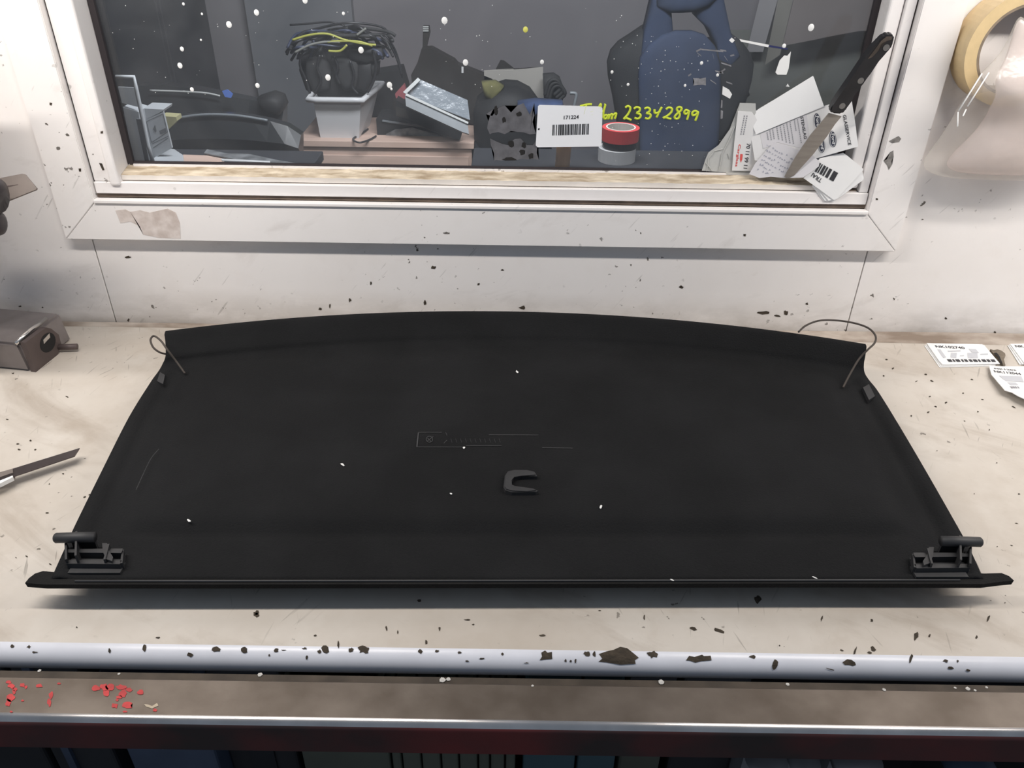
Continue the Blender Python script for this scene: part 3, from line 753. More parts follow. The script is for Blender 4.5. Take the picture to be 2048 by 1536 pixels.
for cx, cy, rx, ry in ((17, 1364, 6, 3), (24, 1372, 7, 5), (30, 1379, 5, 4), (22, 1394, 8, 8), (16, 1405, 5, 7), (28, 1384, 4, 4), (45, 1370, 6, 4), (52, 1374, 3, 3), (78, 1371, 7, 4), (102, 1390, 4, 7), (99, 1404, 4, 8), (45, 1401, 3, 2), (22, 1423, 3, 2),
                       (193, 1376, 8, 6), (208, 1374, 9, 6), (220, 1374, 8, 6), (212, 1386, 6, 6), (242, 1374, 10, 5), (246, 1386, 8, 8), (238, 1394, 6, 3), (258, 1380, 6, 4), (281, 1385, 7, 5), (230, 1411, 7, 5), (254, 1411, 10, 7), (234, 1400, 3, 3), (310, 1420, 4, 3), (250, 1423, 4, 2), (118, 1367, 3, 2)):
    plate('red_paint_flake', ragged(cx, cy, rx, ry, 11, 0.3), RP, 0.0002, M['red_flake'], rail, 0.0005)
plate('red_paint_flake', [(288, 1408), (296, 1409), (304, 1412), (314, 1406), (317, 1411), (304, 1417), (292, 1413)], RP, 0.0002, M['bead'], rail, 0.0005)
LP = hplane(RZ - 0.006)
for x, y, r in ((520, 1350, 5.5), (238, 1348, 3), (885, 1361, 7), (1322, 1365, 7), (1768, 1380, 4), (1935, 1378, 5), (1950, 1381, 3), (1575, 1369, 4), (79, 1342, 4), (897, 1359, 5), (1065, 1372, 3), (1910, 1376, 3), (1973, 1375, 3)):
    plane = LP if y < 1366 + (x - 1024) * 0.012 else RP
    bm = bmesh.new(); c = plane.hit(x, y, 0.0); R = r * 0.85 / 1600
    bmesh.ops.create_icosphere(bm, subdivisions=1, radius=R)
    for v in bm.verts: v.co = c + Vector((v.co.x * random.uniform(0.8, 1.2), v.co.y * random.uniform(0.8, 1.1), abs(v.co.z) * 0.6))
    obj('grit', bm, M['dust_white'], rail)

# ------------------------------------------------------------------ parcel shelf
shelf = thing('parcel_shelf', (0.01, 0.85, BZ), 'large black felt parcel shelf lying on the white bench', 'parcel shelf')
SZ = 0.937
rowsdef = [  # L px, R px, bulge px, z
    ((103, 1157), (1966, 1157), 0, SZ),
    ((130, 1097), (1940, 1100), 0, SZ), ((150, 1052), (1915, 1054), 0, SZ), ((205, 940), (1853, 945), 2, SZ),
    ((258, 835), (1796, 848), 9, SZ), ((300, 767), (1757, 785), 26, SZ), ((316, 744), (1738, 760), 42, SZ),
    ((325, 728), (1729, 744), 50, SZ + 0.002), ((331, 712), (1728, 728), 52, SZ + 0.012), ((331, 688), (1731, 710), 52, SZ + 0.024),
    ((329, 669), (1733, 694), 52, SZ + 0.034), ((331, 662), (1731, 688), 52, SZ + 0.0355)]
def row3(k, u):
    (lx, ly), (rx, ry), b, z = rowsdef[k]
    px = lx + (rx - lx) * u; py = ly + (ry - ly) * u - b * (1 - (2 * u - 1) ** 2)
    return at_z(px, py, z)
NU, SUB = 96, 7
us = [0.5 - 0.5 * math.cos(math.pi * (0.06 + 0.88 * i / NU)) for i in range(NU + 1)]
us = [(u - us[0]) / (us[-1] - us[0]) for u in us]
def sstep(a, b, x):
    t = max(0, min(1, (x - a) / (b - a))); return t * t * (3 - 2 * t)
grid = []
cols = []
for u in us:
    pts = [row3(k, u) for k in range(len(rowsdef))]
    d = []
    cm = catmull(pts, SUB)
    for p in cm: d.append(p)
    cols.append(d)
nv = len(cols[0])
bm = bmesh.new(); verts = []
xw = 1.06
for i, u in enumerate(us):
    c = []
    for j in range(nv):
        p = cols[i][j].copy(); v = j / SUB
        ed = min(u, 1 - u) * xw                       # distance from the side edge in metres
        if v < 7:
            h = 0.0
            fr = sstep(1.86, 2.08, v)                  # step across the front
            fr *= 1 - 0.0
            sd = sstep(0.050, 0.085, ed)
            h += 0.0085 * fr * sd                      # raised middle field
            h -= 0.004 * math.exp(-((ed - 0.026) / 0.006) ** 2) * sstep(0.4, 1.4, v)      # groove inside the rim
            h += 0.003 * math.exp(-((ed - 0.010) / 0.008) ** 2)
            h -= 0.0025 * math.exp(-((v - 1.75) / 0.10) ** 2) * sstep(0.05, 0.09, ed)
            h *= 1 - sstep(5.2, 6.6, v)
            p.z += h
        c.append(bm.verts.new(p))
    verts.append(c)
for i in range(NU):
    for j in range(nv - 1):
        bm.faces.new((verts[i][j], verts[i + 1][j], verts[i + 1][j + 1], verts[i][j + 1]))
# turned-down skirt all round, then closed with an underside
border = [verts[i][0] for i in range(NU + 1)] + [verts[NU][j] for j in range(1, nv)] + [verts[i][nv - 1] for i in range(NU - 1, -1, -1)] + [verts[0][j] for j in range(nv - 2, 0, -1)]
cen = Vector((0.01, 0.88, 0))
def ring_of(prev, inset, dz, r_level=0):
    out = []
    for v in prev:
        d = Vector((cen.x - v.co.x, (cen.y - v.co.y) * 0.4, 0)).normalized() * inset
        if v.co.z > SZ + 0.006 - 0.01 * (r_level > 0) and v.co.y > 1.05: d = Vector((0, 0, 0)); dzz = dz * 1.5
        else: dzz = dz
        out.append(bm.verts.new(v.co + d + Vector((0, 0, dzz))))
    for i in range(len(prev)):
        k = (i + 1) % len(prev)
        bm.faces.new((prev[k], prev[i], out[i], out[k]))
    return out
r1 = ring_of(border, -0.0008, -0.002)
r2 = ring_of(r1, 0.0, -0.004, 1)
r3 = ring_of(r2, 0.006, -0.002, 1)
r4 = ring_of(r3, 0.03, -0.001, 1)
bmesh.ops.recalc_face_normals(bm, faces=bm.faces)
panel = obj('felt_panel', bm, M['felt'], shelf, smooth=True, recalc=False)
# ribs under the panel that carry it
for x in (-0.33, 0.35):
    box('support_rib', (x - 0.012, 0.72, BZ + 0.0005), (x + 0.012, 1.02, SZ - 0.004), M['plastic_black'], shelf, 0.002)
box('support_rib', (-0.40, 0.90, BZ + 0.0005), (0.42, 0.924, SZ - 0.004), M['plastic_black'], shelf, 0.002)
# front edge strip with pointed end tabs
EP = hplane(SZ - 0.0005)
fr = [(50, 1166), (58, 1156), (70, 1147), (86, 1142), (107, 1144), (150, 1144), (1024, 1144), (1920, 1144), (1968, 1147), (2003, 1146), (2018, 1152), (2028, 1161),
      (2006, 1163), (1966, 1168), (1640, 1167), (1024, 1168), (420, 1169), (112, 1169), (90, 1169)]
bm = bmesh.new()
top_ = [EP.hit(x, y) for x, y in fr]
add_prism(bm, top_, [p + Vector((0, 0.001, -0.0075)) for p in top_])
bmesh.ops.triangulate(bm, faces=[f for f in bm.faces if len(f.verts) > 4])
obj('edge_strip', bm, M['felt_rim'], shelf)
tube('edge_highlight', [EP.hit(x, y, 0.0009) for x, y in ((150, 1162), (420, 1162), (1024, 1161.5), (1640, 1160.5), (1920, 1160))], 0.0011, M['mark'], shelf, 6)  # paler tube painted in for the front edge highlight
# corner hinge brackets
def bracket(mir):
    X = (lambda x: x) if not mir else (lambda x: 2072 - x)
    dy = 0 if not mir else 8
    hp = hplane(SZ)
    e = thing('hinge_bracket', (0, 0, 0)); e.parent = shelf
    def bar(x0, y0, x1, y1, w, h, nm, z0=0.0):
        a = hp.hit(X(x0), y0 + dy); b = hp.hit(X(x1), y1 + dy)
        d = (b - a).normalized(); n = Vector((-d.y, d.x, 0)) * w / 2
        bm = bmesh.new()
        lo = [a + n, b + n, b - n, a - n]
        up = Vector((0, 0, h)); bz = Vector((0, 0, z0))
        add_prism(bm, [p + bz + up for p in lo], [p + bz for p in lo])
        return obj(nm, bm, M['plastic_dark'], e)
    bar(140, 1136, 246, 1137, 0.006, 0.010, 'base_rib'); bar(140, 1117, 249, 1118, 0.005, 0.012, 'base_rib'); bar(150, 1112, 249, 1112, 0.004, 0.010, 'base_rib')
    bar(143, 1139, 247, 1139, 0.016, 0.003, 'base_plate'); bar(143, 1124, 247, 1124, 0.020, 0.003, 'base_plate')
    bar(162, 1139, 163, 1090, 0.0022, 0.022, 'fin'); bar(216, 1139, 224, 1108, 0.0022, 0.016, 'fin'); bar(247, 1139, 250, 1112, 0.0022, 0.010, 'fin'); bar(140, 1139, 139, 1104, 0.0022, 0.016, 'fin')
    # arched web and pin
    hq = hplane(SZ + 0.022)
    pa, pb = hq.hit(X(109), 1076 + dy), hq.hit(X(190), 1074 + dy)
    d = (pb - pa)
    tube('pin', [pa, pa + d * 0.04, pa + d * 0.5, pb], 0.0060, M['plastic_dark'], e, 14, rs=[0.0045, 0.0060, 0.0060, 0.0060])
    bm = bmesh.new()
    web = [(204, 1080), (214, 1080), (217, 1094), (226, 1108), (224, 1116), (212, 1112), (206, 1098)]
    f = [hp.hit(X(x), y + dy + 6, 0.014) for x, y in web]
    add_prism(bm, f, [p - Vector((0, 0, 0.014)) for p in f])
    obj('curved_web', bm, M['plastic_dark'], e)
    bar(150, 1098, 196, 1096, 0.004, 0.018, 'pin_wall')
    return e
bracket(False); bracket(True)
# finger clip in the middle
z7 = lambda x, y: (800 + x * 0.2539, 820 + y * 0.2539)
CPn = hplane(SZ + 0.0155)
outl = [(1082, 515), (1060, 480), (1000, 467), (900, 466), (850, 476), (826, 510), (815, 600), (830, 625), (880, 640), (1000, 640), (1070, 638), (1088, 630), (1050, 612), (900, 604), (872, 590), (870, 550), (892, 522), (950, 512)]
bm = bmesh.new()
f = [CPn.hit(*z7(x, y)) for x, y in outl]
add_prism(bm, f, [p - Vector((0, 0, 0.0085)) for p in f])
bmesh.ops.bevel(bm, geom=[e for e in bm.edges if all(v.co.z > SZ + 0.014 for v in e.verts)], offset=0.0015, segments=2, affect='EDGES')
obj('finger_clip', bm, M['plastic_dark'], shelf)
# embossed outline and marks
MPn = hplane(SZ + 0.0091)
bm = bmesh.new()
seg = [((145, 178), (133, 285)), ((133, 290), (500, 292)), ((145, 176), (330, 176)), ((360, 176), (370, 200)), ((345, 262), (370, 235)), ((1120, 297), (1360, 300)), ((700, 195), (1090, 197)), ((520, 280), (800, 280))]
add_lines(bm, [(z7(*a), z7(*b)) for a, b in seg], 0.9, MPn)
add_lines(bm, [(z7(145, 178), z7(133, 290))], 2.2, MPn, 0.0006)
for k in range(10):
    a0, a1 = k * 0.628, (k + 1) * 0.628
    add_lines(bm, [(z7(232 + 26 * math.cos(a0), 230 + 24 * math.sin(a0)), z7(232 + 26 * math.cos(a1), 230 + 24 * math.sin(a1)))], 1.0, MPn, 0.0008)
add_lines(bm, [(z7(215, 245), z7(262, 208)), (z7(218, 222), z7(245, 248))], 1.0, MPn, 0.001)
for x in range(400, 800, 38):
    add_lines(bm, [(z7(x, 225), z7(x + 10, 255))], 0.5, MPn, 0.0008)
em = obj('embossed_mark', bm, M['mark'], shelf)
for x, y, a, b in ((1202, 1013, 2.5, 4), (685, 929, 4, 2), (378, 1041, 4, 2), (1034, 743, 3, 2), (902, 987, 2.5, 1.5), (928, 895, 2.5, 2), (1345, 1160, 4, 1), (1630, 1155, 5, 1)):
    plate('lint', ragged(x, y, a, b, 8, 0.3, 0.4), hplane(SZ + 0.0098), 0.0005, M['lint'], shelf, 0.0004)
tube('scratch_mark', catmull([at_z(x, y, SZ + 0.0092) for x, y in ((272, 980), (287, 947), (302, 917), (318, 898))], 4), 0.0004, M['mark'], shelf, 5)
# side clips near the rear corners
for pts in ([(1726, 775), (1738, 768), (1750, 792), (1738, 800)], [(314, 762), (320, 744), (330, 750), (326, 768)]):
    hp = hplane(SZ + 0.004); bm = bmesh.new(); f = [hp.hit(*p) for p in pts]
    add_prism(bm, f, [p - Vector((0, 0, 0.008)) for p in f]); obj('side_clip', bm, M['plastic_black'], shelf)
# hanging cords at both rear corners
def cord(pts):
    tube('cord', catmull([at_z(x, y, z) for x, y, z in pts], 8), 0.0016, M['cord'], shelf, 7)
cord([(370, 747, SZ + 0.004), (352, 722, SZ + 0.020), (333, 697, SZ + 0.040), (322, 682, SZ + 0.042), (308, 672, SZ + 0.038), (301, 680, SZ + 0.034), (306, 694, SZ + 0.028), (318, 704, SZ + 0.02), (331, 708, SZ + 0.012)])
cord([(1686, 775, SZ + 0.004), (1700, 748, SZ + 0.014), (1718, 718, SZ + 0.03), (1736, 699, SZ + 0.045), (1749, 686, SZ + 0.05), (1751, 672, SZ + 0.052), (1738, 657, SZ + 0.054), (1712, 647, SZ + 0.055), (1676, 641, SZ + 0.055), (1640, 641, SZ + 0.054), (1612, 651, SZ + 0.05), (1597, 664, SZ + 0.044)])

# ------------------------------------------------------------------ white barcode tag on the glass
TP = vplane(1.3125)
t = thing('barcode_tag', GP.hit(1138, 292), 'white plastic tag printed 171224 with a barcode, stuck on the glass', 'tag')
plate('tag_card', [(1076, 213), (1079, 210.5), (1202, 213.5), (1205, 217), (1203, 290), (1199, 293), (1075, 294.5), (1071.5, 291)], TP, 0.0026, M['pvc_white'], t)
bm = bmesh.new()
add_print(bm, '171224', (1127.5, 239), (1157.5, 237.5), (0.3, -7.6), TP)
random.seed(5)
add_bars(bm, (1104.5, 271), (1177, 269), (0.8, -21.5), [2, 1, 1, 2.5, 1.5, 2.5, 2, 1, 3, 1, 3.4, 1.4, 2, 1, 1, 1, 2.6, 1.2, 1, 1, 2.6, 1, 1.6, 1.4, 2.4, 1, 2.2, 1.6, 1, 1, 2, 2.4, 2.8, 1, 2, 2.2, 1, 1, 2], TP)
obj('lettering', bm, M['ink'], t)
plate('scuff_mark', [(1076, 257), (1079, 256), (1079, 260), (1076, 260)], TP, 0.0002, M['ink'], t, 0.0004)

# ------------------------------------------------------------------ papers tucked into the window corner
z8 = lambda pts: [(1400 + x * 0.18555, 140 + y * 0.18555) for x, y in pts]
q8 = lambda x, y: (1400 + x * 0.18555, 140 + y * 0.18555)
def tilt(y_bottom, y_top, zb=1.190, zt=1.30):
    return plane3(Vector((0, y_bottom, zb)), Vector((0.2, y_bottom, zb)), Vector((0, y_top, zt)))
# clear crumpled sleeve
p = tilt(1.3075, 1.313)
t = thing('plastic_sleeve', p.hit(1440, 346), 'crumpled clear plastic sleeve at the left of the tucked papers', 'plastic sleeve')
plate('sleeve_sheet', z8([(20, 1085), (60, 960), (90, 890), (200, 810), (320, 640), (390, 580), (430, 355), (600, 360), (620, 1120), (290, 1130), (280, 1105)]), p, 0.0005, M['paper_film'], t)
bm = bmesh.new()
for a, b in (((70, 1090), (90, 950)), ((90, 950), (150, 875)), ((150, 875), (245, 850)), ((200, 1090), (235, 900)), ((240, 900), (380, 600)), ((60, 1000), (130, 1090)), ((300, 900), (318, 960))):
    add_tube(bm, [p.hit(*q8(*a), 0.0008), p.hit(*q8((a[0] + b[0]) / 2 + 6, (a[1] + b[1]) / 2), 0.0014), p.hit(*q8(*b), 0.0008)], 0.0007, 5)
obj('crease_fold', bm, M['paper_film'], t)
# red-logo leaflet
p = tilt(1.3040, 1.3105)
t = thing('leaflet', p.hit(1485, 343), 'leaflet with red logo and phone number 70 11 99 11, standing in the window corner', 'leaflet', None)
plate('sheet', z8([(410, 440), (560, 450), (680, 640), (600, 1090), (345, 1085), (370, 780)]), p, 0.0006, M['paper_grey'], t)
bm = bmesh.new()
add_print(bm, '70 11 99 11', q8(505, 790), q8(468, 1060), (40 * 0.18555, 4 * 0.18555), p)
obj('phone_number', bm, M['ink'], t)
bm = bmesh.new()
for dx in (0, 28):
    for k in range(9):
        add_lines(bm, [(q8(480 + dx - 4.6 * k, 490 + 24 * k), q8(477 + dx - 4.6 * k, 506 + 24 * k))], 2.2, p)
obj('small_print', bm, M['ink_grey'], t)
bm = bmesh.new()
add_print(bm, 'Carglass', q8(408, 800), q8(372, 1040), (34 * 0.18555, 3 * 0.18555), p)
add_quad(bm, [q8(435, 905), q8(462, 908), q8(455, 965), q8(440, 1000), q8(430, 965)], p, 0.0004)
obj('red_logo', bm, M['ink_red'], t)
# windscreen-service leaflet
p = tilt(1.2990, 1.3035)
p = plane3(p.hit(1500, 320), p.hit(1560, 230), at_y(1712, 210, 1.2720))
t = thing('leaflet', p.hit(1520, 320), 'wide leaflet headed GLASSERVICE and STENSLAG with dark oval logos, behind the knife', 'leaflet')
plate('sheet', z8([(545, 470), (780, 330), (1100, 300), (1330, 390), (1440, 355), (1635, 325), (1672, 560), (1705, 825), (1290, 942), (900, 1040), (590, 972), (550, 720)]), p, 0.0007, M['paper_grey'], t)
plate('inner_sheet', z8([(650, 690), (1150, 470), (1175, 700), (1180, 800), (1080, 840), (840, 780), (680, 850)]), p, 0.0002, M['paper_lilac'], t, 0.0005)
bm = bmesh.new()
add_print(bm, 'STENSLAG', q8(1080, 506), q8(1122, 745), (32 * 0.18555, -5 * 0.18555), p, 0.0010)
add_print(bm, 'GLASSERVICE', q8(1540, 485), q8(1598, 812), (34 * 0.18555, -5 * 0.18555), p, 0.0006)
obj('heading', bm, M['ink'], t)
bm = bmesh.new()
for i, (x, y0, y1) in enumerate(((1050, 530, 800), (1015, 530, 680), (970, 560, 815), (935, 575, 810), (900, 590, 800), (862, 590, 785), (825, 600, 770), (783, 640, 770), (752, 650, 770), (722, 670, 775))):
    n = int((y1 - y0) / 22)
    for k in range(n):
        add_lines(bm, [(q8(x + 3.6 * k, y0 + 22 * k), q8(x + 3.6 * k + 2.6, y0 + 22 * k + 16))], 2.0, p, 0.0010)
obj('small_print', bm, M['ink_grey'], t)
bm = bmesh.new(); bm2 = bmesh.new()
for cx, cy in ((1265, 552), (1432, 742), (1310, 800)):
    X, Y = q8(cx, cy)
    add_oval(bm, X, Y, 7.0, 16.6, -0.10, p, 0.0006)
    vs = [(X + 5.7 * math.cos(a), Y + 15.2 * math.sin(a)) for a in [2 * math.pi * i / 24 for i in range(25)]]
    add_lines(bm2, [(a, b) for a, b in zip(vs, vs[1:])], 0.7, p, 0.0009)
    add_print(bm2, 'Ford', (X - 3.0, Y - 10), (X - 1.2, Y + 10), (6.2, -0.6), p, 0.0009)
obj('oval_logo', bm, M['oval_blue'], t); obj('logo_lettering', bm2, M['paper'], t)
# blank white card
lp = p
t = thing('blank_card', p.hit(1511, 270), 'blank white card leaning at an angle over the leaflets', 'card')
plate('card_sheet', z8([(522, 490), (1218, 62), (1228, 82), (1335, 385), (1330, 395), (605, 695)]), lp, 0.0007, M['paper'], t, 0.0030)
# handwritten note
p = Plane(lp.p + lp.n * 0.0045, lp.n)
t = thing('handwritten_note', p.hit(1520, 352), 'creased pale note with faint pen writing, under the knife blade', 'note')
plate('note_sheet', z8([(530, 1120), (600, 1000), (790, 785), (900, 800), (1060, 860), (1200, 905), (1290, 990), (1280, 1040), (1110, 1160), (910, 1165), (760, 1150), (640, 1165)]), p, 0.0006, M['paper_lilac'], t)
bm = bmesh.new(); random.seed(3)
for row in range(6):
    x, y = 600 + row * 20, 1080 - row * 52
    for k in range(13):
        x += random.uniform(14, 30); yy = y + k * 12 + random.uniform(-8, 8)
        if yy > 1130 or x > 1150 or (random.random() < 0.25): continue
        add_lines(bm, [(q8(x, yy), q8(x + random.uniform(4, 14), yy - random.uniform(10, 24)))], 0.8, p, 0.0006)
        add_lines(bm, [(q8(x + 8, yy - 12), q8(x + random.uniform(12, 20), yy + random.uniform(-6, 4)))], 0.8, p, 0.0006)
obj('pen_writing', bm, M['ink_pen'], t)
# stack of label cards at the right end of the bead
for k, (dx, dy, rot) in enumerate(((-4, 6, 0), (2, 4, 0), (4, 8, 0), (0, 0, 0))):
    p = tilt(1.2705 - 0.0014 * k, 1.2715 - 0.0014 * k, 1.150, 1.21)
    lab = ['undermost white card of the fanned stack at the window corner', 'second white card from the back of the fanned corner stack',
           'white card just under the barcode card in the corner stack', 'topmost white card with barcode and upside-down letters in the window corner'][k]
    t = thing('label_card', p.hit(1665 + dx, 398 + dy), lab, 'card', 'white cards in the window corner')
    pts = [[(1120, 1165), (1285, 950), (1540, 895), (1590, 920), (1765, 1075), (1740, 1120), (1455, 1400), (1400, 1385)],
           [(1220, 1235), (1400, 950), (1750, 1085), (1765, 1170), (1470, 1395), (1350, 1412)],
           [(1260, 1260), (1420, 1000), (1690, 1100), (1768, 1180), (1480, 1390), (1385, 1408)],
           [(1115, 1165), (1200, 1080), (1290, 955), (1545, 893), (1590, 925), (1760, 1065), (1755, 1085), (1460, 1398), (1440, 1400), (1290, 1290)]][k]
    if k == 0: pts = [(x - 12, y + 18) for x, y in [(1220, 1235), (1400, 950), (1700, 1085), (1720, 1120), (1455, 1400), (1345, 1395)]]
    plate('card_sheet', z8(pts), p, 0.0008, M['paper'], t)
    if k == 3:
        bm = bmesh.new()
        add_print(bm, 'TRAI', q8(1322, 1178), q8(1222, 1106), (-26 * 0.18555, 38 * 0.18555), p, 0.0006)
        add_bars(bm, q8(1290, 1000), q8(1490, 1110), (-52 * 0.18555, 92 * 0.18555), [3, 1.4, 2, 2, 4, 1.2, 3, 2.2, 5, 3, 8], p, 0.0006)
        obj('lettering', bm, M['ink'], t)

# ------------------------------------------------------------------ kitchen knife
kt = at_y(1573, 354, 1.2690); kb = at_y(1778, 85, 1.2320)
kp = plane3(kt, kb, at_y(1700, 232, 1.2510))
t = thing('kitchen_knife', kt, 'kitchen knife with black riveted handle leaning point-down in the window corner', 'knife')
z4a = z4
bm = bmesh.new()
f = [kp.hit(*q) for q in z4([(1015, 828), (880, 990), (770, 1150), (700, 1275), (690, 1296), (722, 1301), (760, 1285), (900, 1130), (1000, 1000), (1060, 910), (1108, 852)])]
add_prism(bm, f, [q - kp.n * 0.0016 for q in f])
bmesh.ops.triangulate(bm, faces=[x for x in bm.faces if len(x.verts) > 4])
obj('blade', bm, M['blade'], t)
bm = bmesh.new()
hl = [(1497, 262), (1460, 252), (1425, 262), (1385, 295), (1345, 345), (1290, 412), (1240, 485), (1170, 590), (1100, 690), (1050, 765), (1022, 815), (1045, 832), (1110, 836), (1140, 815), (1175, 735), (1200, 700), (1238, 655), (1262, 630), (1320, 540), (1380, 450), (1402, 410), (1470, 362), (1490, 310)]
f = [kp.hit(*q, 0.006) for q in z4(hl)]
add_prism(bm, f, [q - kp.n * 0.014 for q in f])
bmesh.ops.bevel(bm, geom=[e for e in bm.edges], offset=0.0022, segments=2, affect='EDGES')
bmesh.ops.triangulate(bm, faces=[x for x in bm.faces if len(x.verts) > 4])
hd = obj('handle', bm, M['handle'], t)
for x, y in ((1435, 348), (1248, 590), (1113, 775)):
    c = kp.hit(1380 + x * 0.2735, y * 0.2735, 0.0060)
    bm = bmesh.new(); u = kp.n.orthogonal().normalized(); w = kp.n.cross(u)
    f = [c + u * 0.0046 * math.cos(a) + w * 0.0046 * math.sin(a) + kp.n * 0.0006 for a in [k * math.pi / 8 for k in range(16)]]
    add_prism(bm, f, [q - kp.n * 0.002 for q in f]); obj('rivet', bm, M['rivet'], hd)
plate('worn_patch', z4([(1478, 268), (1440, 268), (1400, 298), (1350, 365), (1300, 432), (1330, 420), (1375, 375), (1400, 320), (1440, 300), (1475, 290)]), kp, 0.0005, M['handle_worn'], hd, 0.0066)

# ------------------------------------------------------------------ tape roll and bag on the wall at the right
rc = at_y(2042, 100, 1.235)
nail_y = WY
t = thing('tape_roll', (rc.x, WY, rc.z), 'roll of tan packing tape hanging on the wall at the right', 'tape roll')
lathe('tape_winding', [(0.0795, 1.232), (0.0795, WY - 0.001), (0.0625, WY - 0.001), (0.0625, 1.232)], (rc.x, 0, rc.z), M['tan_tape'], t, 'y', 56)
lathe('cardboard_core', [(0.0622, 1.2325), (0.0622, WY - 0.001), (0.0585, WY - 0.001), (0.0585, 1.2325)], (rc.x, 0, rc.z), M['core'], t, 'y', 56)
t = thing('plastic_bag', (at_y(1960, 300, 1.25).x, 1.25, at_y(1960, 300, 1.25).z), 'clear plastic bag with pinkish contents hanging through the tape roll', 'plastic bag')
def loft(rows, name, mat, par, seg=20, depth=0.03, flat=0.4):
    """rows: (left px, right px, py, y of the middle, half depth)"""
    bm = bmesh.new(); rings = []
    for lx, rx, py, ym, hd in rows:
        a = at_y(lx, py, ym); b = at_y(rx, py, ym); c = (a + b) / 2; w = (b - a).length / 2
        ring = []
        for k in range(seg):
            an = 2 * math.pi * k / seg
            wob = 1 + 0.05 * math.sin(3 * an + py * 0.07) + 0.03 * math.sin(5 * an - py * 0.05)
            ring.append(bm.verts.new(c + Vector((w * math.cos(an) * wob, -hd * math.sin(an) * wob, 0))))
        rings.append(ring)
    for A, B in zip(rings, rings[1:]):
        for k in range(seg): bm.faces.new((A[k], A[(k + 1) % seg], B[(k + 1) % seg], B[k]))
    bm.faces.new(rings[0][::-1]); bm.faces.new(rings[-1])
    o = obj(name, bm, mat, par, smooth=True)
    sm = o.modifiers.new('smooth', 'SUBSURF'); sm.levels = 1; sm.render_levels = 2
    return o
loft([(2034, 2050, 38, 1.2220, 0.003), (2026, 2060, 70, 1.2200, 0.005), (2012, 2084, 110, 1.2160, 0.008), (1998, 2108, 145, 1.2080, 0.014), (1990, 2125, 170, 1.2040, 0.020), (1992, 2130, 195, 1.2060, 0.022), (1978, 2140, 228, 1.2360, 0.034), (1950, 2155, 265, 1.2400, 0.034), (1910, 2155, 305, 1.2420, 0.032), (1886, 2130, 335, 1.2460, 0.026), (1912, 2080, 348, 1.248, 0.014)], 'bag_contents', M['bag_inner'], t)
loft([(2036, 2048, 32, 1.2200, 0.004), (2020, 2066, 72, 1.2170, 0.008), (1998, 2094, 112, 1.2120, 0.012), (1962, 2118, 148, 1.2030, 0.020), (1934, 2150, 190, 1.2010, 0.026), (1914, 2165, 224, 1.2300, 0.042), (1896, 2172, 256, 1.2330, 0.044), (1864, 2182, 302, 1.2350, 0.042), (1842, 2182, 334, 1.2390, 0.036), (1858, 2150, 350, 1.2420, 0.028), (1905, 2100, 357, 1.2450, 0.012)], 'bag_film', M['bag_film'], t)
for a, b in (((1964, 147), (1917, 222)), ((1978, 145), (1935, 213)), ((1916, 224), (1915, 253)), ((1932, 219), (1926, 232))):
    tube('crease_fold', [at_y(a[0], a[1], 1.196), at_y((a[0] + b[0]) / 2, (a[1] + b[1]) / 2, 1.190), at_y(b[0], b[1], 1.184)], 0.0010, M['paint_white'], t, 6)

# ------------------------------------------------------------------ tool stand at the left edge
t = thing('tool_stand', (-0.86, 1.02, BZ), 'grey cast tool stand with dark bracket and projecting plate at the left edge', 'tool')
A_ = at_z(67, 744, BZ); B_ = at_z(122, 700, BZ)
dn = (B_ - A_).normalized(); nb = Vector((-dn.y, dn.x, 0))           # nb points left, into the block
if nb.x > 0: nb = -nb
h = 0.052
bm = bmesh.new()
b0 = [A_, A_ + nb * 0.16, A_ + nb * 0.16 + dn * 0.11, A_ + dn * 0.11]
b0 = [p + nb * 0.004 for p in b0]
tp = [p + Vector((0, 0, h)) + nb * 0.006 for p in b0]
add_prism(bm, tp, b0); bmesh.ops.bevel(bm, geom=bm.edges[:], offset=0.004, segments=2, affect='EDGES')
obj('cast_block', bm, M['cast'], t)
# end bracket: upright plate with an oblong hole
def face(s, z): return A_ + dn * s + Vector((0, 0, z))
bw = (B_ - A_).length
bm = bmesh.new()
ol = [(0.0, 0.0), (bw * 0.8, 0.0), (bw * 1.0, 0.012), (bw * 1.02, 0.030), (bw * 0.86, 0.048), (bw * 0.72, 0.056), (0.0, 0.056)]
f = [face(s, z) - nb * 0.0045 for s, z in ol]
add_prism(bm, f, [p + nb * 0.009 for p in f]); obj('end_bracket', bm, M['bracket'], t)
bm = bmesh.new()
f = [face(bw * (0.62 + 0.26 * math.cos(a)), 0.031 + 0.016 * math.sin(a)) - nb * 0.0050 for a in [k * math.pi / 10 for k in range(20)]]
add_prism(bm, f, [p + nb * 0.002 for p in f]); obj('bracket_hole', bm, M['hole'], t)
bm = bmesh.new()
f = [face(bw * s, z) - nb * 0.0058 for s, z in ((0.48, 0.034), (0.72, 0.037), (0.74, 0.044), (0.50, 0.041))]
add_prism(bm, f, [p + nb * 0.003 for p in f]); obj('slot_bolt', bm, M['shiny'], t)
tube('pin', [face(bw * 0.9, 0.010), face(bw * 0.9, 0.010) - nb * 0.018 + dn * 0.004, face(bw * 0.9, 0.010) - nb * 0.033 + dn * 0.008], 0.0052, M['bracket'], t, 12)
bm = bmesh.new()
add_tube(bm, [face(-0.002, 0.054) + nb * 0.012, face(bw * 0.5, 0.058) + nb * 0.012, face(bw * 1.1, 0.056) + nb * 0.014], 0.0035, 7); obj('worn_ridge', bm, M['shiny'], t, smooth=True)
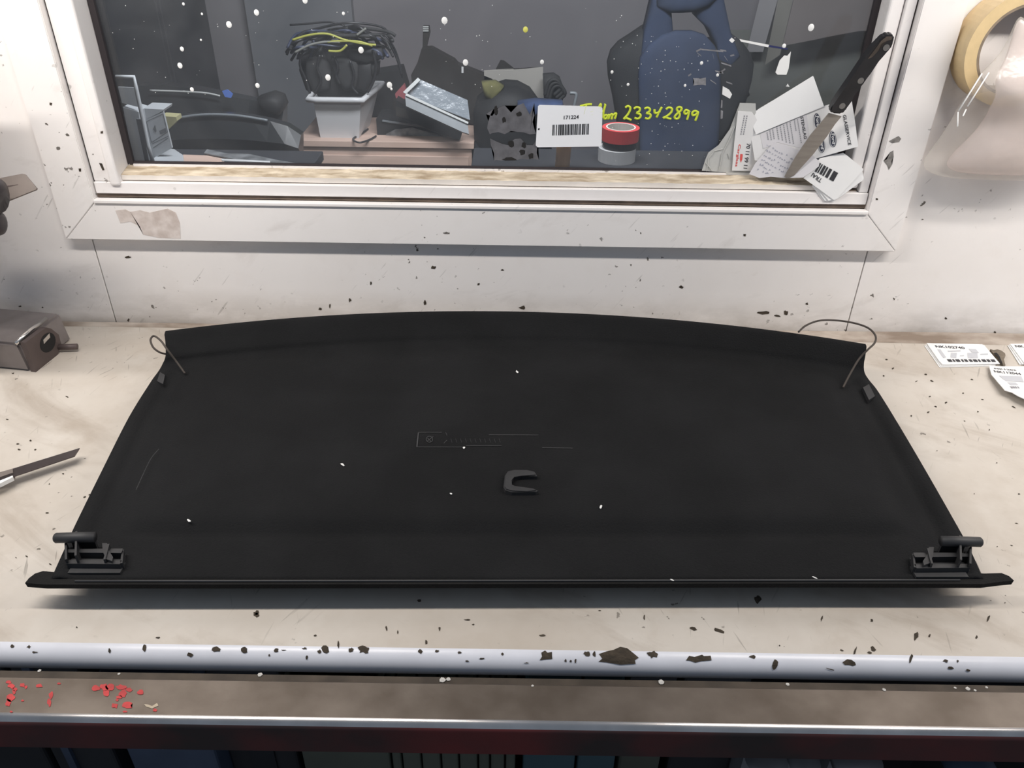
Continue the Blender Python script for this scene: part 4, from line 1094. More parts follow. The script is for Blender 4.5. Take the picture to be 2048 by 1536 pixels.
# column outside the frame carrying the projecting plate and dark knob
cpos = at_y(-120, 520, 1.13)
box('shadow_block', (cpos.x - 0.14, 0.99, 1.22), (cpos.x + 0.085, 1.17, 1.40), M['cast'], t, 0.01)  # unseen block added to cast the soft shadow on the wall
tube('column', [Vector((cpos.x, 1.10, BZ + 0.03)), Vector((cpos.x, 1.10, 1.30))], 0.02, M['cast'], t, 16)
bm = bmesh.new(); fp = plane3(at_y(-30, 362, 1.155), at_y(48, 347, 1.160), at_y(70, 380, 1.145))
f = [fp.hit(*p_) for p_ in ((-170, 385), (0, 356), (44, 347.5), (50, 348.5), (73, 376), (72, 379), (12, 403), (-60, 428), (-170, 470))]
add_prism(bm, f, [p_ - fp.n * 0.003 for p_ in f]); bmesh.ops.triangulate(bm, faces=[x for x in bm.faces if len(x.verts) > 4])
obj('projecting_plate', bm, M['metal_plate'], t)
plate('plate_slot', [(2, 373), (22, 370), (36, 369), (22, 372.5), (2, 376)], fp, 0.0004, M['bracket'], t, 0.0005)
bm = bmesh.new()
add_tube(bm, [at_y(-150, 395, 1.10), at_y(-20, 392, 1.10), at_y(0, 392, 1.10), at_y(4, 394, 1.10)], 0.02, 16, rs=[0.024, 0.026, 0.024, 0.012])
obj('knob', bm, M['dark_knob'], t, smooth=True)
bm = bmesh.new()
add_tube(bm, [at_y(-150, 450, 1.09), at_y(-14, 446, 1.09), at_y(2, 447, 1.09), at_y(7, 447, 1.09)], 0.02, 16, rs=[0.020, 0.020, 0.016, 0.009])
obj('knob', bm, M['dark_knob'], t, smooth=True)

# ------------------------------------------------------------------ cutter blade at the left
zb = BZ + 0.016
t = thing('utility_knife', at_z(-60, 975, BZ), 'dark snap-off cutter blade pointing in from the left edge', 'knife')
kz = hplane(zb)
bm = bmesh.new()
f = [kz.hit(*q) for q in ((-30, 953), (26, 937), (159, 896), (149, 912), (26, 953), (-30, 970))]
add_prism(bm, f, [q - Vector((0, 0, 0.0015)) for q in f]); obj('blade', bm, M['blade_dark'], t)
bm = bmesh.new()
f = [kz.hit(*q, 0.002) for q in ((-230, 1010), (0, 945), (25, 937), (26, 945), (0, 954), (-230, 1030))]
add_prism(bm, f, [q - Vector((0, 0, 0.010)) for q in f]); obj('holder', bm, M['metal_plate'], t)
bm = bmesh.new()
f = [kz.hit(*q, 0.0012) for q in ((-230, 1031), (0, 961), (25, 951), (26, 954), (0, 967), (-230, 1040))]
add_prism(bm, f, [q - Vector((0, 0, 0.006)) for q in f]); obj('white_slide', bm, M['paint_white'], t)
bm = bmesh.new(); q = at_z(-190, 1015, BZ); add_box(bm, (q.x - 0.03, q.y - 0.02, BZ), (q.x + 0.03, q.y + 0.02, BZ + 0.014), 0.003); obj('grip', bm, M['dark_knob'], t)

# ------------------------------------------------------------------ paper labels and key at the right
zr = lambda pts: [(1820 + x * 0.11716, 640 + y * 0.11716) for x, y in pts]
qr = lambda x, y: (1820 + x * 0.11716, 640 + y * 0.11716)
def label_sheet(pts, z, lab, group, name='paper_label', cat='label', pl=None):
    p = pl or hplane(z)
    t = thing(name, p.hit(*pts[0]), lab, cat, group)
    plate('label_sheet', pts, p, 0.0009, M['paper'], t)
    return t, p
for k, (dx, dy) in enumerate(((-55, 40), (-35, 25), (-15, 8))):
    label_sheet(zr([(300 + dx, 395 + dy), (1250 + dx, 405 + dy), (1500 + dx, 745 + dy), (560 + dx, 765 + dy)]), BZ + 0.0012 * (k + 1),
                ['lowest sheet of the label stack by the key', 'second lowest sheet of the label stack by the key', 'sheet under the top label of the stack by the key'][k], 'labels stacked by the key')
t, p = label_sheet(zr([(285, 392), (420, 398), (1180, 410), (1265, 425), (1535, 745), (560, 760), (500, 700)]), BZ + 0.0050, 'top label of the stack by the key, with barcode under a printed number', 'labels stacked by the key')
bm = bmesh.new()
add_print(bm, 'NK102740', qr(450, 470), qr(945, 495), (-28 * 0.117, -40 * 0.117), p)
obj('lettering', bm, M['ink'], t)
bm = bmesh.new(); add_bars(bm, qr(660, 712), qr(1470, 714), (-32 * 0.117, -42 * 0.117), [4, 1, 2, 1, 4, 1.5, 2, 1, 3, 1.5, 3, 1, 4, 1, 2, 1.5, 4, 1, 3, 1, 4], p); obj('barcode', bm, M['ink'], t)
bm = bmesh.new()
for q in ([(465, 500), (520, 500), (620, 640), (570, 645)], [(640, 520), (860, 515), (870, 535), (650, 545)], [(700, 560), (800, 560), (790, 650), (690, 640)], [(850, 605), (920, 600), (925, 612), (855, 616)], [(980, 560), (1150, 560), (1160, 650), (990, 650)], [(1000, 490), (1120, 495), (1180, 560), (1060, 555)], [(1200, 575), (1330, 570), (1335, 590), (1205, 595)]):
    add_quad(bm, [qr(*a) for a in q], p)
obj('pale_print', bm, M['ink_pale'], t)
# second stack at the right edge
for k in range(3):
    t, p = label_sheet(zr([(1665 + 22 * k, 430 - 12 * k), (2600, 420 - 12 * k), (2700, 760), (1870 + 45 * k, 758 - 6 * k)]), BZ + 0.0016 * (k + 1),
                ['bottom sheet of the label stack at the right edge behind the torn label', 'middle sheet of the label stack at the right edge behind the torn label', 'top sheet of the label stack at the right edge behind the torn label'][k], 'labels stacked at the right edge')
bm = bmesh.new(); add_print(bm, 'NK1', qr(1810, 465), qr(1985, 470), (-28 * 0.117, -40 * 0.117), p); obj('lettering', bm, M['ink'], t)
# torn label in front
pl = plane3(at_z(1975, 733, BZ + 0.006), at_z(2048, 735, BZ + 0.006), at_z(2015, 785, BZ + 0.013))
t, p = label_sheet(zr([(1350, 775), (1500, 790), (2500, 790), (2800, 1500), (2100, 1400), (1950, 1345), (1850, 1300), (1740, 1235), (1620, 1200), (1500, 1060), (1390, 930)]), 0, 'torn white label with a printed number lying nearest at the right edge', None, pl=pl)
bm = bmesh.new(); add_print(bm, 'NK112044', qr(1450, 895), qr(1905, 940), (-26 * 0.117, -40 * 0.117), p); add_print(bm, 'NK1202', qr(1450, 838), qr(1820, 868), (-20 * 0.117, -22 * 0.117), p); obj('lettering', bm, M['ink'], t)
bm = bmesh.new()
for q in ([(1520, 950), (1900, 960), (1946, 1060), (1640, 1040)], [(1660, 1060), (1800, 1065), (1850, 1110), (1720, 1110)]): add_quad(bm, [qr(*a) for a in q], p)
obj('pale_print', bm, M['ink_pale'], t)
bm = bmesh.new(); add_bars(bm, qr(1730, 1165), qr(1875, 1165), (-30 * 0.117, -34 * 0.117), [3, 0.6, 3, 0.8, 2, 1.4, 2], p); obj('barcode', bm, M['ink_grey'], t)
# key
p = hplane(BZ + 0.006)
t = thing('key', at_z(1996, 712, BZ), 'small worn metal key lying between the two label stacks', 'key')
bm = bmesh.new()
f = [p.hit(*q) for q in zr([(1370, 495), (1430, 515), (1490, 500), (1560, 520), (1625, 570), (1630, 610), (1600, 640), (1610, 700), (1630, 770), (1600, 785), (1560, 710), (1520, 620), (1450, 590), (1400, 540)])]
add_prism(bm, f, [q - Vector((0, 0, 0.006)) for q in f]); bmesh.ops.triangulate(bm, faces=[x for x in bm.faces if len(x.verts) > 4]); obj('key_body', bm, M['key'], t)
plate('key_shadow_groove', zr([(1430, 560), (1480, 555), (1530, 620), (1580, 740), (1560, 740), (1500, 630)]), p, 0.0003, M['hole'], t, 0.0005)  # dark plate painted as the shadow in the groove

# ------------------------------------------------------------------ office behind the glass
OZ = 0.90
struct(box('trim_1', (-0.985, 3.16, 0), (-0.60, 3.199, 2.6), M['office_panel']))
# pink-brown cabinet
t = thing('cabinet', (-0.4, 2.6, 0), 'low pinkish brown cabinet carrying the white bin', 'cabinet')
box('carcass', (-0.665, 2.475, 0.0), (-0.135, 3.15, OZ - 0.02), M['brown_wood'], t, 0.002)
box('cabinet_top', (-0.672, 2.465, OZ - 0.0195), (-0.128, 3.155, OZ), M['brown_wood'], t, 0.002)
box('drawer', (-0.655, 2.470, OZ - 0.20), (-0.145, 2.4745, OZ - 0.045), M['brown_wood'], t, 0.002)
# white bin
def frustum(bm, lo, hi, n=4):
    a = [bm.verts.new(p) for p in lo]; b = [bm.verts.new(p) for p in hi]
    bm.faces.new(a[::-1])
    for i in range(4):
        j = (i + 1) % 4; bm.faces.new((a[i], a[j], b[j], b[i]))
    return b
bl, br_ = at_z(641, 275, OZ), at_z(717, 278, OZ)
t = thing('storage_bin', (bl + br_) / 2, 'white plastic bin filled with tangled cables, on the brown cabinet', 'bin')
y0 = bl.y; bx0, bx1 = bl.x, br_.x
tz = at_y(650, 199, y0 - 0.03).z
tx0, tx1 = at_y(616, 190, y0 - 0.03).x, at_y(724, 190, y0 - 0.03).x
bm = bmesh.new()
top4 = frustum(bm, [Vector((bx0, y0, OZ)), Vector((bx1, y0, OZ)), Vector((bx1 + 0.01, y0 + 0.15, OZ)), Vector((bx0, y0 + 0.15, OZ))],
        [Vector((tx0 + 0.012, y0 - 0.025, tz)), Vector((tx1 - 0.006, y0 - 0.025, tz)), Vector((tx1 + 0.02, y0 + 0.18, tz)), Vector((tx0, y0 + 0.18, tz))])
bo = obj('bin_body', bm, M['bin'], t)
so = bo.modifiers.new('wall', 'SOLIDIFY'); so.thickness = 0.003
rim = [Vector((tx0, y0 - 0.035, tz)), Vector((tx1, y0 - 0.035, tz)), Vector((tx1 + 0.03, y0 + 0.19, tz)), Vector((tx0 - 0.01, y0 + 0.19, tz))]
tube('bin_rim', [rim[0].lerp(rim[1], k / 6) for k in range(7)] + [rim[1].lerp(rim[2], k / 4) for k in range(1, 5)] + [rim[2].lerp(rim[3], k / 4) for k in range(1, 5)] + [rim[3].lerp(rim[0], k / 4) for k in range(1, 4)], 0.0085, M['bin'], t, 8, closed=True)
# tangled cables and plugs rising out of the bin
t2 = thing('cable_heap', (tx0 + 0.1, y0 + 0.07, tz), 'heap of black and navy cables with dark plugs standing in the white bin', 'cables')
yp = vplane(y0 + 0.06)
pillow('plug_mass', [(605, 110), (640, 92), (700, 88), (745, 100), (752, 130), (742, 165), (728, 192), (640, 196), (612, 180), (598, 140)], yp, 0.05, 0.02, M['plug_grey'], t2)
pillow('adapter', [(662, 112), (715, 118), (722, 150), (715, 178), (690, 182), (668, 150)], yp, 0.03, 0.02, M['plug_grey'], t2, 0.03)
pillow('adapter', [(690, 96), (765, 95), (772, 112), (755, 122), (735, 128), (700, 120)], yp, 0.03, 0.02, M['black_item'], t2, 0.03)
pillow('adapter', [(742, 125), (758, 125), (756, 150), (744, 152)], yp, 0.03, 0.03, M['black_item'], t2, 0.02)
random.seed(21)
pillow('adapter', [(612, 118), (650, 108), (664, 140), (660, 178), (628, 186), (612, 160)], yp, 0.03, 0.018, M['plug_grey'], t2, 0.025)
pillow('adapter', [(716, 128), (744, 122), (748, 160), (730, 186), (712, 180)], yp, 0.03, 0.02, M['black_item'], t2, 0.03)
for pts in ([(668, 112), (676, 135), (672, 150), (680, 168)], [(640, 110), (634, 135), (642, 160), (630, 185)], [(700, 122), (708, 150), (704, 172), (716, 188)], [(745, 100), (752, 130), (748, 160), (735, 185)], [(605, 100), (600, 130), (612, 160), (620, 186)]):
    tube('cable', catmull([yp.hit(x, y, 0.055) for x, y in pts], 5), 0.004, M['cable_black'], t2, 6)
for k in range(26):
    x0, x1 = random.uniform(572, 640), random.uniform(700, 792); yb = random.uniform(52, 98)
    pts = [(x0, yb + random.uniform(8, 40)), (x0 + 20, yb + random.uniform(-4, 8)), ((x0 + x1) / 2, yb + random.uniform(-10, 8)), (x1 - 18, yb + random.uniform(-6, 10)), (x1, yb + random.uniform(8, 30))]
    tube('cable', catmull([yp.hit(x, y, random.uniform(-0.02, 0.07)) for x, y in pts], 5), random.uniform(0.003, 0.0055), M[random.choice(['cable_black', 'cable_black', 'cable_navy', 'cable_navy', 'plug_grey'])], t2, 6)
tube('cable', catmull([yp.hit(x, y, 0.02) for x, y in ((580, 50), (620, 47), (660, 44), (690, 52))], 5), 0.003, M['cable_black'], t2, 6)
tube('cable', catmull([yp.hit(x, y, 0.03) for x, y in ((760, 70), (780, 90), (795, 120), (803, 150))], 5), 0.004, M['cable_black'], t2, 6)
tube('cable', catmull([yp.hit(x, y, 0.03) for x, y in ((770, 70), (788, 95), (800, 130), (804, 155))], 5), 0.003, M['cable_black'], t2, 6)
for pts in ([(585, 80), (620, 70), (655, 68), (690, 80), (730, 88), (752, 90)], [(655, 84), (690, 82), (720, 84), (745, 92)], [(590, 105), (620, 90), (650, 84), (680, 84)], [(657, 102), (680, 102), (694, 90)], [(714, 70), (725, 62), (732, 57)]):
    tube('cable', catmull([yp.hit(x, y, 0.075) for x, y in pts], 6), 0.0036, M['cable_yellow' if pts[0][0] != 590 and pts[0][0] != 714 else 'cable_grey'], t2, 6)
t3 = thing('loose_cable', at_z(718, 285, OZ), 'thin black cable looping on the brown cabinet beside the bin', 'cable')
tube('cable_run', catmull([at_z(x, y, OZ + 0.004) for x, y in ((752, 272), (738, 280), (718, 285), (706, 278), (722, 268), (736, 258))], 6), 0.003, M['cable_black'], t3, 6)

# things leaning right of the bin
def slab(name, pts, y, t_, mat, label, cat, parts=None, group=None, foot=None):
    pl = vplane(y)
    c = pl.hit(sum(p[0] for p in pts) / len(pts), max(p[1] for p in pts))
    e = thing(name, c, label, cat, group)
    plate(foot or 'body', pts, pl, t_, mat, e)
    return e, pl
t, pl = slab('flat_case', [(752, 238), (765, 236), (880, 258), (912, 270), (910, 273), (755, 272)], 2.535, 0.12, M['black_item'], 'flat black case with clear film pushed inside, right of the white bin', 'case')
plate('clear_film', [(772, 268), (790, 259), (825, 255), (850, 262), (900, 276), (902, 288), (775, 282)], pl, 0.002, M['film'], t, 0.004)
plate('case_edge', [(765, 240), (850, 252), (918, 280), (916, 283), (848, 256), (764, 243)], pl, 0.004, M['tray_grey'], t, 0.006)
t, pl = slab('black_binder', [(736, 150), (800, 140), (812, 180), (818, 232), (740, 232)], 2.74, 0.10, M['black_item'], 'black binder standing behind the flat black case', 'binder')
plate('spine_slot', [(786, 195), (815, 200), (812, 232), (788, 228)], pl, 0.004, M['brown_dark'], t, 0.004)
t, pl = slab('red_folder', [(790, 188), (808, 168), (815, 190), (808, 200), (792, 196)], 2.54, 0.02, M['red_folder'], 'dull red folder corner beside the clear tray', 'folder')
t, pl = slab('dark_board', [(843, 98), (862, 97), (908, 122), (915, 130), (985, 158), (980, 166), (960, 210), (950, 250), (830, 215), (822, 150), (835, 125)], 2.66, 0.05, M['brown_dark'], 'dark brown leather folder leaning upright behind the clear tray', 'folder')
plate('paper_tab', [(923, 133), (927, 134), (927, 146), (923, 146)], pl, 0.002, M['tape_white'], t, 0.002)
t, pl = slab('pen_rod', [(846, 52), (858, 52), (860, 66), (852, 100), (845, 100)], 2.70, 0.02, M['brown_dark'], 'slim dark rod with a bright screw cap above the brown folder', 'rod')
for yy in (54, 58, 62): plate('screw_ring', [(846, yy - 1.3), (857, yy - 1.3), (857, yy + 1.0), (846, yy + 1.0)], pl, 0.004, M['tray_edge'], t, 0.004)
# clear tray tilted
pl = Plane(at_y(890, 220, 2.44), (0.05, -1, 0.55))
t = thing('clear_tray', pl.hit(930, 268), 'grey clear-plastic tray tilted down to the right beside the bin', 'tray')
plate('tray_floor', [(838, 158), (935, 200), (940, 240), (812, 190)], pl, 0.004, M['tray_clear'], t)
plate('tray_front', [(810, 190), (935, 246), (938, 268), (925, 264), (812, 212)], pl, 0.012, M['tray_grey'], t, 0.012)
plate('tray_rim', [(812, 186), (937, 244), (936, 248), (811, 191)], pl, 0.006, M['tray_edge'], t, 0.018)
plate('tray_rim', [(836, 155), (841, 160), (812, 188), (806, 184)], pl, 0.006, M['tray_edge'], t, 0.018)
t, pl = slab('black_box', [(792, 200), (812, 212), (925, 264), (920, 280), (905, 276), (810, 240), (792, 232)], 2.47, 0.055, M['black_item'], 'black box wedged under the clear tray', 'box')
plate('box_end', [(792, 214), (812, 218), (818, 238), (792, 232)], pl, 0.002, M['brown_dark'], t, 0.003)
# card, cloths and black pieces behind the residue
t, pl = slab('beige_card', [(968, 141), (1020, 141), (1086, 134), (1087, 215), (970, 215)], 2.66, 0.004, M['beige_card'], 'beige card standing upright behind the black bag', 'card')
t, pl = slab('grey_folder', [(992, 138), (1001, 121), (1008, 122), (1030, 139), (1030, 200), (992, 200)], 2.70, 0.01, M['brown_dark'], 'dark grey folder corner peeking above the beige card', 'folder')
pl = vplane(2.52)
t = thing('black_bag', pl.hit(1000, 330), 'slumped black bag in the middle behind the torn sticker residue', 'bag')
pillow('bag_body', [(952, 205), (985, 178), (1010, 170), (1035, 172), (1060, 185), (1078, 210), (1095, 260), (1110, 335), (1000, 345), (948, 342), (948, 270), (946, 230)], pl, 0.08, 0.08, M['black_item'], t)
pillow('bag_flap', [(950, 285), (968, 300), (1000, 335), (985, 345), (950, 342)], pl, 0.02, 0.05, M['gloss_black'], t, 0.05)
pl = vplane(2.50)
t = thing('olive_cloth', pl.hit(985, 195), 'olive yellow cloth tucked beside the black bag', 'cloth')
pillow('cloth_fold', [(963, 163), (990, 162), (1008, 172), (1000, 186), (985, 205), (968, 190)], pl, 0.02, 0.03, M['olive'], t)
pl = vplane(2.42)
t = thing('blue_cloth', pl.hit(1070, 215), 'dark blue cloth lying beside the white tag', 'cloth')
pillow('cloth_fold', [(1035, 205), (1072, 200), (1125, 204), (1128, 214), (1085, 222), (1060, 235), (1035, 225)], pl, 0.03, 0.03, M['blue_cloth'], t)
pl = vplane(2.60)
t = thing('wire_coil', pl.hit(1110, 200), 'coiled black hoses standing right of the beige card', 'hose')
pillow('hose_bundle', [(1086, 152), (1108, 150), (1120, 158), (1128, 180), (1126, 200), (1088, 198)], pl, 0.04, 0.03, M['plug_grey'], t)
for k in range(3):
    tube('hose', catmull([pl.hit(x + 4 * k, y + 6 * k, 0.05) for x, y in ((1090, 190), (1098, 165), (1112, 160), (1122, 175), (1108, 190))], 6), 0.006, M['black_item'], t, 7)
tube('hose', catmull([pl.hit(x, y, 0.05) for x, y in ((1140, 186), (1152, 188), (1150, 204), (1148, 212))], 6), 0.005, M['tray_grey'], t, 7)
# black desk carrying tapes, bag etc.
DZ = 1.100
t = thing('office_desk', (0.25, 1.7, 0), 'narrow black desk below the window on the office side', 'desk')
box('desk_top', (-0.09, 1.50, DZ - 0.025), (0.78, 1.735, DZ), M['office_dark'], t, 0.002)
for x in (-0.07, 0.73): box('desk_leg', (x, 1.55, 0), (x + 0.03, 1.70, DZ - 0.025), M['office_dark'], t)
tc_ = at_z(1236, 331, DZ); tc_.y += 0.036
def tape(z0, hgt, R, mat, core, label, dx=0.0):
    e = thing('electrical_tape', (tc_.x + dx, tc_.y, z0), label, 'tape roll', None)
    lathe('tape_winding', [(R, z0), (R, z0 + hgt), (R * 0.80, z0 + hgt), (R * 0.80, z0)], (tc_.x + dx, tc_.y, 0), mat, e, 'z', 40)
    lathe('tape_core', [(R * 0.795, z0), (R * 0.795, z0 + hgt * 1.02), (R * 0.72, z0 + hgt * 1.02), (R * 0.72, z0)], (tc_.x + dx, tc_.y, 0), core, e, 'z', 40)
    return e
pxm = 1.72 / 1600
tape(DZ + 0.0005, 0.027, 36.0 * pxm, M['tape_white'], M['tape_white'], 'white electrical tape roll at the bottom of the stack of three')
tape(DZ + 0.0278, 0.0145, 32.5 * pxm, M['tape_black'], M['tape_core'], 'black electrical tape roll in the middle of the stack of three', 0.004)
tape(DZ + 0.0427, 0.0255, 35.5 * pxm, M['tape_red'], M['tape_core'], 'red electrical tape roll on top of the stack of three', 0.004)
# wooden stick under the tag
wp = at_y(1128, 300, 1.60)
t = thing('wooden_stick', (wp.x, 1.60, DZ), 'orange-brown wooden stick standing upright below the white tag', 'stick')
tube('wood_shaft', [Vector((wp.x - 0.002, 1.60, DZ + 0.0)), Vector((wp.x, 1.60, DZ + 0.06)), Vector((wp.x + 0.002, 1.60, DZ + 0.098))], 0.0148, M['wood_handle'], t, 16)

# gaming-style office chair
CY = 2.62
cp = vplane(CY)
base = cp.hit(1362, 330)
t = thing('office_chair', (base.x, CY + 0.15, 0), 'blue and black high-back office chair behind the glass', 'chair')
pillow('back_shell', [(1238, 345), (1240, 300), (1236, 250), (1228, 200), (1219, 160), (1217, 130), (1224, 106), (1240, 88), (1265, 72), (1290, 55), (1300, 68), (1320, 80), (1365, 84), (1410, 82), (1440, 80), (1462, 66), (1485, 84), (1500, 105), (1508, 128), (1504, 160), (1493, 200), (1480, 240), (1466, 280), (1450, 345)], cp, 0.06, 0.05, M['chair_black'], t)
pillow('back_cushion', [(1282, 345), (1280, 300), (1279, 250), (1278, 200), (1277, 150), (1281, 115), (1298, 90), (1325, 70), (1352, 62), (1385, 62), (1410, 70), (1430, 92), (1440, 130), (1442, 180), (1440, 240), (1436, 300), (1432, 345)], cp, 0.02, 0.022, M['chair_blue'], t, 0.058)
pillow('shoulder_strap', [(1300, -40), (1345, -40), (1343, 25), (1346, 60), (1336, 108), (1300, 124), (1279, 120), (1289, 60), (1303, 0)], cp, 0.05, 0.015, M['chair_blue'], t, 0.035)
pillow('shoulder_strap', [(1385, -40), (1440, -40), (1448, 0), (1462, 66), (1480, 112), (1462, 136), (1438, 130), (1432, 92), (1414, 56), (1390, 32)], cp, 0.05, 0.015, M['chair_blue'], t, 0.035)
pillow('headrest', [(1310, -90), (1432, -90), (1440, -10), (1420, 12), (1390, 24), (1360, 26), (1335, 26), (1312, 12)], cp, 0.06, 0.025, M['chair_blue_light'], t, 0.045)
box('seat', (base.x - 0.24, CY - 0.30, 0.44), (base.x + 0.24, CY + 0.12, 0.54), M['chair_black'], t, 0.03, 3)
box('back_post', (base.x - 0.05, CY + 0.06, 0.47), (base.x + 0.05, CY + 0.12, 0.95), M['chair_black'], t, 0.01)
tube('gas_column', [Vector((base.x, CY - 0.05, 0.08)), Vector((base.x, CY - 0.05, 0.45))], 0.03, M['black_item'], t, 14)
for k in range(5):
    a = k * 2 * math.pi / 5 + 0.3
    e_ = Vector((base.x + 0.30 * math.cos(a), CY - 0.05 + 0.30 * math.sin(a), 0.03))
    tube('leg', [Vector((base.x, CY - 0.05, 0.09)), e_], 0.022, M['black_item'], t, 8, rs=[0.03, 0.02])
    tube('caster', [e_ + Vector((0, -0.012, 0)), e_ + Vector((0, 0.012, 0))], 0.03, M['black_item'], t, 12)

# tall black cabinet at the left
t = thing('tall_cabinet', (-1.35, 2.9, 0), 'tall black cabinet at the left behind the glass', 'cabinet')
q1 = at_y(356, 178, 2.75)
box('carcass', (-2.2, 2.75, 0.0), (q1.x, 3.15, 2.1), M['office_dark'], t, 0.004)
box('cabinet_door', (-2.18, 2.738, 0.05), (q1.x - 0.31, 2.7495, 2.08), M['office_dark'], t, 0.003)
box('cabinet_door', (q1.x - 0.30, 2.738, 0.05), (q1.x - 0.01, 2.7495, 2.08), M['office_dark'], t, 0.003)
# low black table with curved trim panels
t = thing('side_table', (-0.95, 2.2, 0), 'dark side table at the lower left behind the glass', 'table')
LZ = 0.98
box('table_top', (-1.55, 1.78, LZ - 0.03), (-0.69, 2.44, LZ), M['office_dark'], t, 0.004)
for x in (-1.52, -0.74):
    for y in (1.80, 2.38): box('table_leg', (x, y, 0), (x + 0.04, y + 0.04, LZ - 0.03), M['office_dark'], t)
def bent(rows, y, depth, name, mat, par):
    bm = bmesh.new(); pl = vplane(y); R = []
    for (xa, ya), (xb, yb) in rows:
        a = pl.hit(xa, ya); b = pl.hit(xb, yb)
        R.append((a, b))
    ring = []
    for a, b in R:
        mid = (a + b) / 2 + Vector((0, -depth, 0))
        ring.append([bm.verts.new(a + Vector((0, depth, 0))), bm.verts.new(a), bm.verts.new(mid), bm.verts.new(b), bm.verts.new(b + Vector((0, depth, 0)))])
    for A, B in zip(ring, ring[1:]):
        for i in range(5): bm.faces.new((A[i], A[(i + 1) % 5], B[(i + 1) % 5], B[i]))
    bm.faces.new(ring[0]); bm.faces.new(ring[-1][::-1])
    o = obj(name, bm, mat, par, smooth=False); return o
yb = 2.10
t = thing('car_trim', vplane(yb).hit(440, 315), 'glossy black curved car trim piece on the dark side table, lower one', 'car trim')
bent([((345, 236), (345, 312)), ((380, 231), (380, 312)), ((420, 229), (420, 312)), ((460, 230), (460, 312)), ((500, 234), (500, 312)), ((540, 242), (540, 312)), ((575, 252), (575, 310)), ((602, 270), (602, 310))], yb, 0.03, 'curved_panel', M['gloss_black'], t)
tube('trim_highlight', catmull([vplane(yb - 0.01).hit(x, y) for x, y in ((345, 238), (390, 231), (430, 229), (480, 232), (535, 241))], 6), 0.004, M['tray_grey'], t, 6)  # pale tube drawn as the highlight along the curved top edge
yb = 2.26
t = thing('car_trim', vplane(yb).hit(440, 240), 'glossy black curved car trim piece standing behind the lower one', 'car trim')
bent([((275, 172), (275, 300)), ((330, 170), (330, 300)), ((390, 178), (390, 300)), ((450, 190), (450, 300)), ((500, 200), (500, 300)), ((545, 205), (545, 300)), ((568, 212), (568, 300))], yb, 0.04, 'curved_panel', M['gloss_black'], t)
tube('trim_highlight', catmull([vplane(yb - 0.02).hit(x, y) for x, y in ((300, 181), (360, 183), (410, 186), (440, 192))], 6), 0.003, M['tray_edge'], t, 6)  # lighter tube painted as the highlight on the rear piece
plate('blue_sticker', [(444, 182), (455, 179), (466, 188), (462, 196), (450, 194)], vplane(yb - 0.045), 0.002, M['blue_light'], t)
pillow('rounded_end', [(515, 195), (545, 185), (565, 192), (572, 210), (562, 228), (530, 222)], vplane(yb - 0.02), 0.03, 0.04, M['black_item'], t)
# white document holder near the glass
wy = 1.62
t = thing('document_holder', vplane(wy).hit(290, 325), 'white wire document holder with boxes at the lower left behind the glass', 'holder')
pl = vplane(wy)
tube('wire_frame', [pl.hit(232, 154), pl.hit(268, 154), pl.hit(273, 180), pl.hit(286, 240), pl.hit(296, 290), pl.hit(306, 324)], 0.004, M['wire_white'], t, 8)
plate('back_sheet', [(236, 174), (268, 175), (276, 214), (244, 206)], pl, 0.003, M['white_box'], t, -0.02)
plate('side_box', [(246, 214), (277, 224), (290, 324), (268, 328)], pl, 0.05, M['white_box'], t, -0.02)
plate('box_panel', [(272, 238), (282, 239), (298, 322), (290, 324)], pl, 0.006, M['box_dark'], t, -0.006)
t = thing('labelled_box', vplane(wy + 0.05).hit(320, 300), 'small white box with a printed picture beside the wire holder', 'box')
pl2 = vplane(wy + 0.05)
plate('box_front', [(290, 240), (326, 222), (344, 296), (306, 318)], pl2, 0.006, M['white_box'], t)
plate('box_lid', [(286, 217), (327, 219), (326, 224), (290, 240)], pl2, 0.05, M['white_box'], t)
bm = bmesh.new()
add_lines(bm, [((293, 243), (326, 228)), ((293, 243), (303, 285)), ((326, 228), (335, 264)), ((303, 285), (335, 264)), ((306, 296), (336, 276)), ((304, 288), (337, 272))], 1.2, pl2)
add_quad(bm, [(318, 262), (331, 256), (333, 264), (321, 268)], pl2, 0.0006); add_quad(bm, [(306, 258), (310, 249), (313, 262), (311, 266)], pl2, 0.0006)
obj('printed_picture', bm, M['box_dark'], t)
t = thing('foam_piece', vplane(1.75).hit(340, 245), 'dull yellow foam wedge behind the small printed box', 'foam')
plate('foam_wedge', [(322, 232), (352, 234), (354, 242), (338, 258), (330, 250)], vplane(1.75), 0.03, M['yellow_dull'], t)
# a shelf board just under the pane carries the small things near the glass
t = thing('window_shelf', (-0.4, 1.55, 0), 'narrow dark shelf below the pane at the left, carrying holder and papers', 'shelf')
zs = at_y(300, 326, wy).z - 0.006
box('shelf_board', (-0.86, 1.40, zs - 0.02), (-0.42, 1.74, zs), M['office_dark'], t, 0.002)
for x in (-0.84, -0.47): box('shelf_leg', (x, 1.68, 0), (x + 0.03, 1.71, zs - 0.02), M['office_dark'], t)
hp = hplane(zs)
def flat_sheet(nm, pts, z, mat, label, cat):
    e = thing(nm, hplane(z).hit(*pts[0]), label, cat); plate('sheet', pts, hplane(z), 0.002, mat, e); return e
flat_sheet('paper_sheet', [(308, 316), (330, 296), (348, 298), (366, 310), (368, 324), (308, 326)], zs + 0.004, M['white_box'], 'white paper sheet lying at the lower left beside the document holder', 'paper')
flat_sheet('wooden_ruler', [(366, 309), (450, 312), (448, 325), (368, 324)], zs + 0.004, M['brown_wood'], 'flat brown wooden strip lying behind the lower left glass', 'ruler')
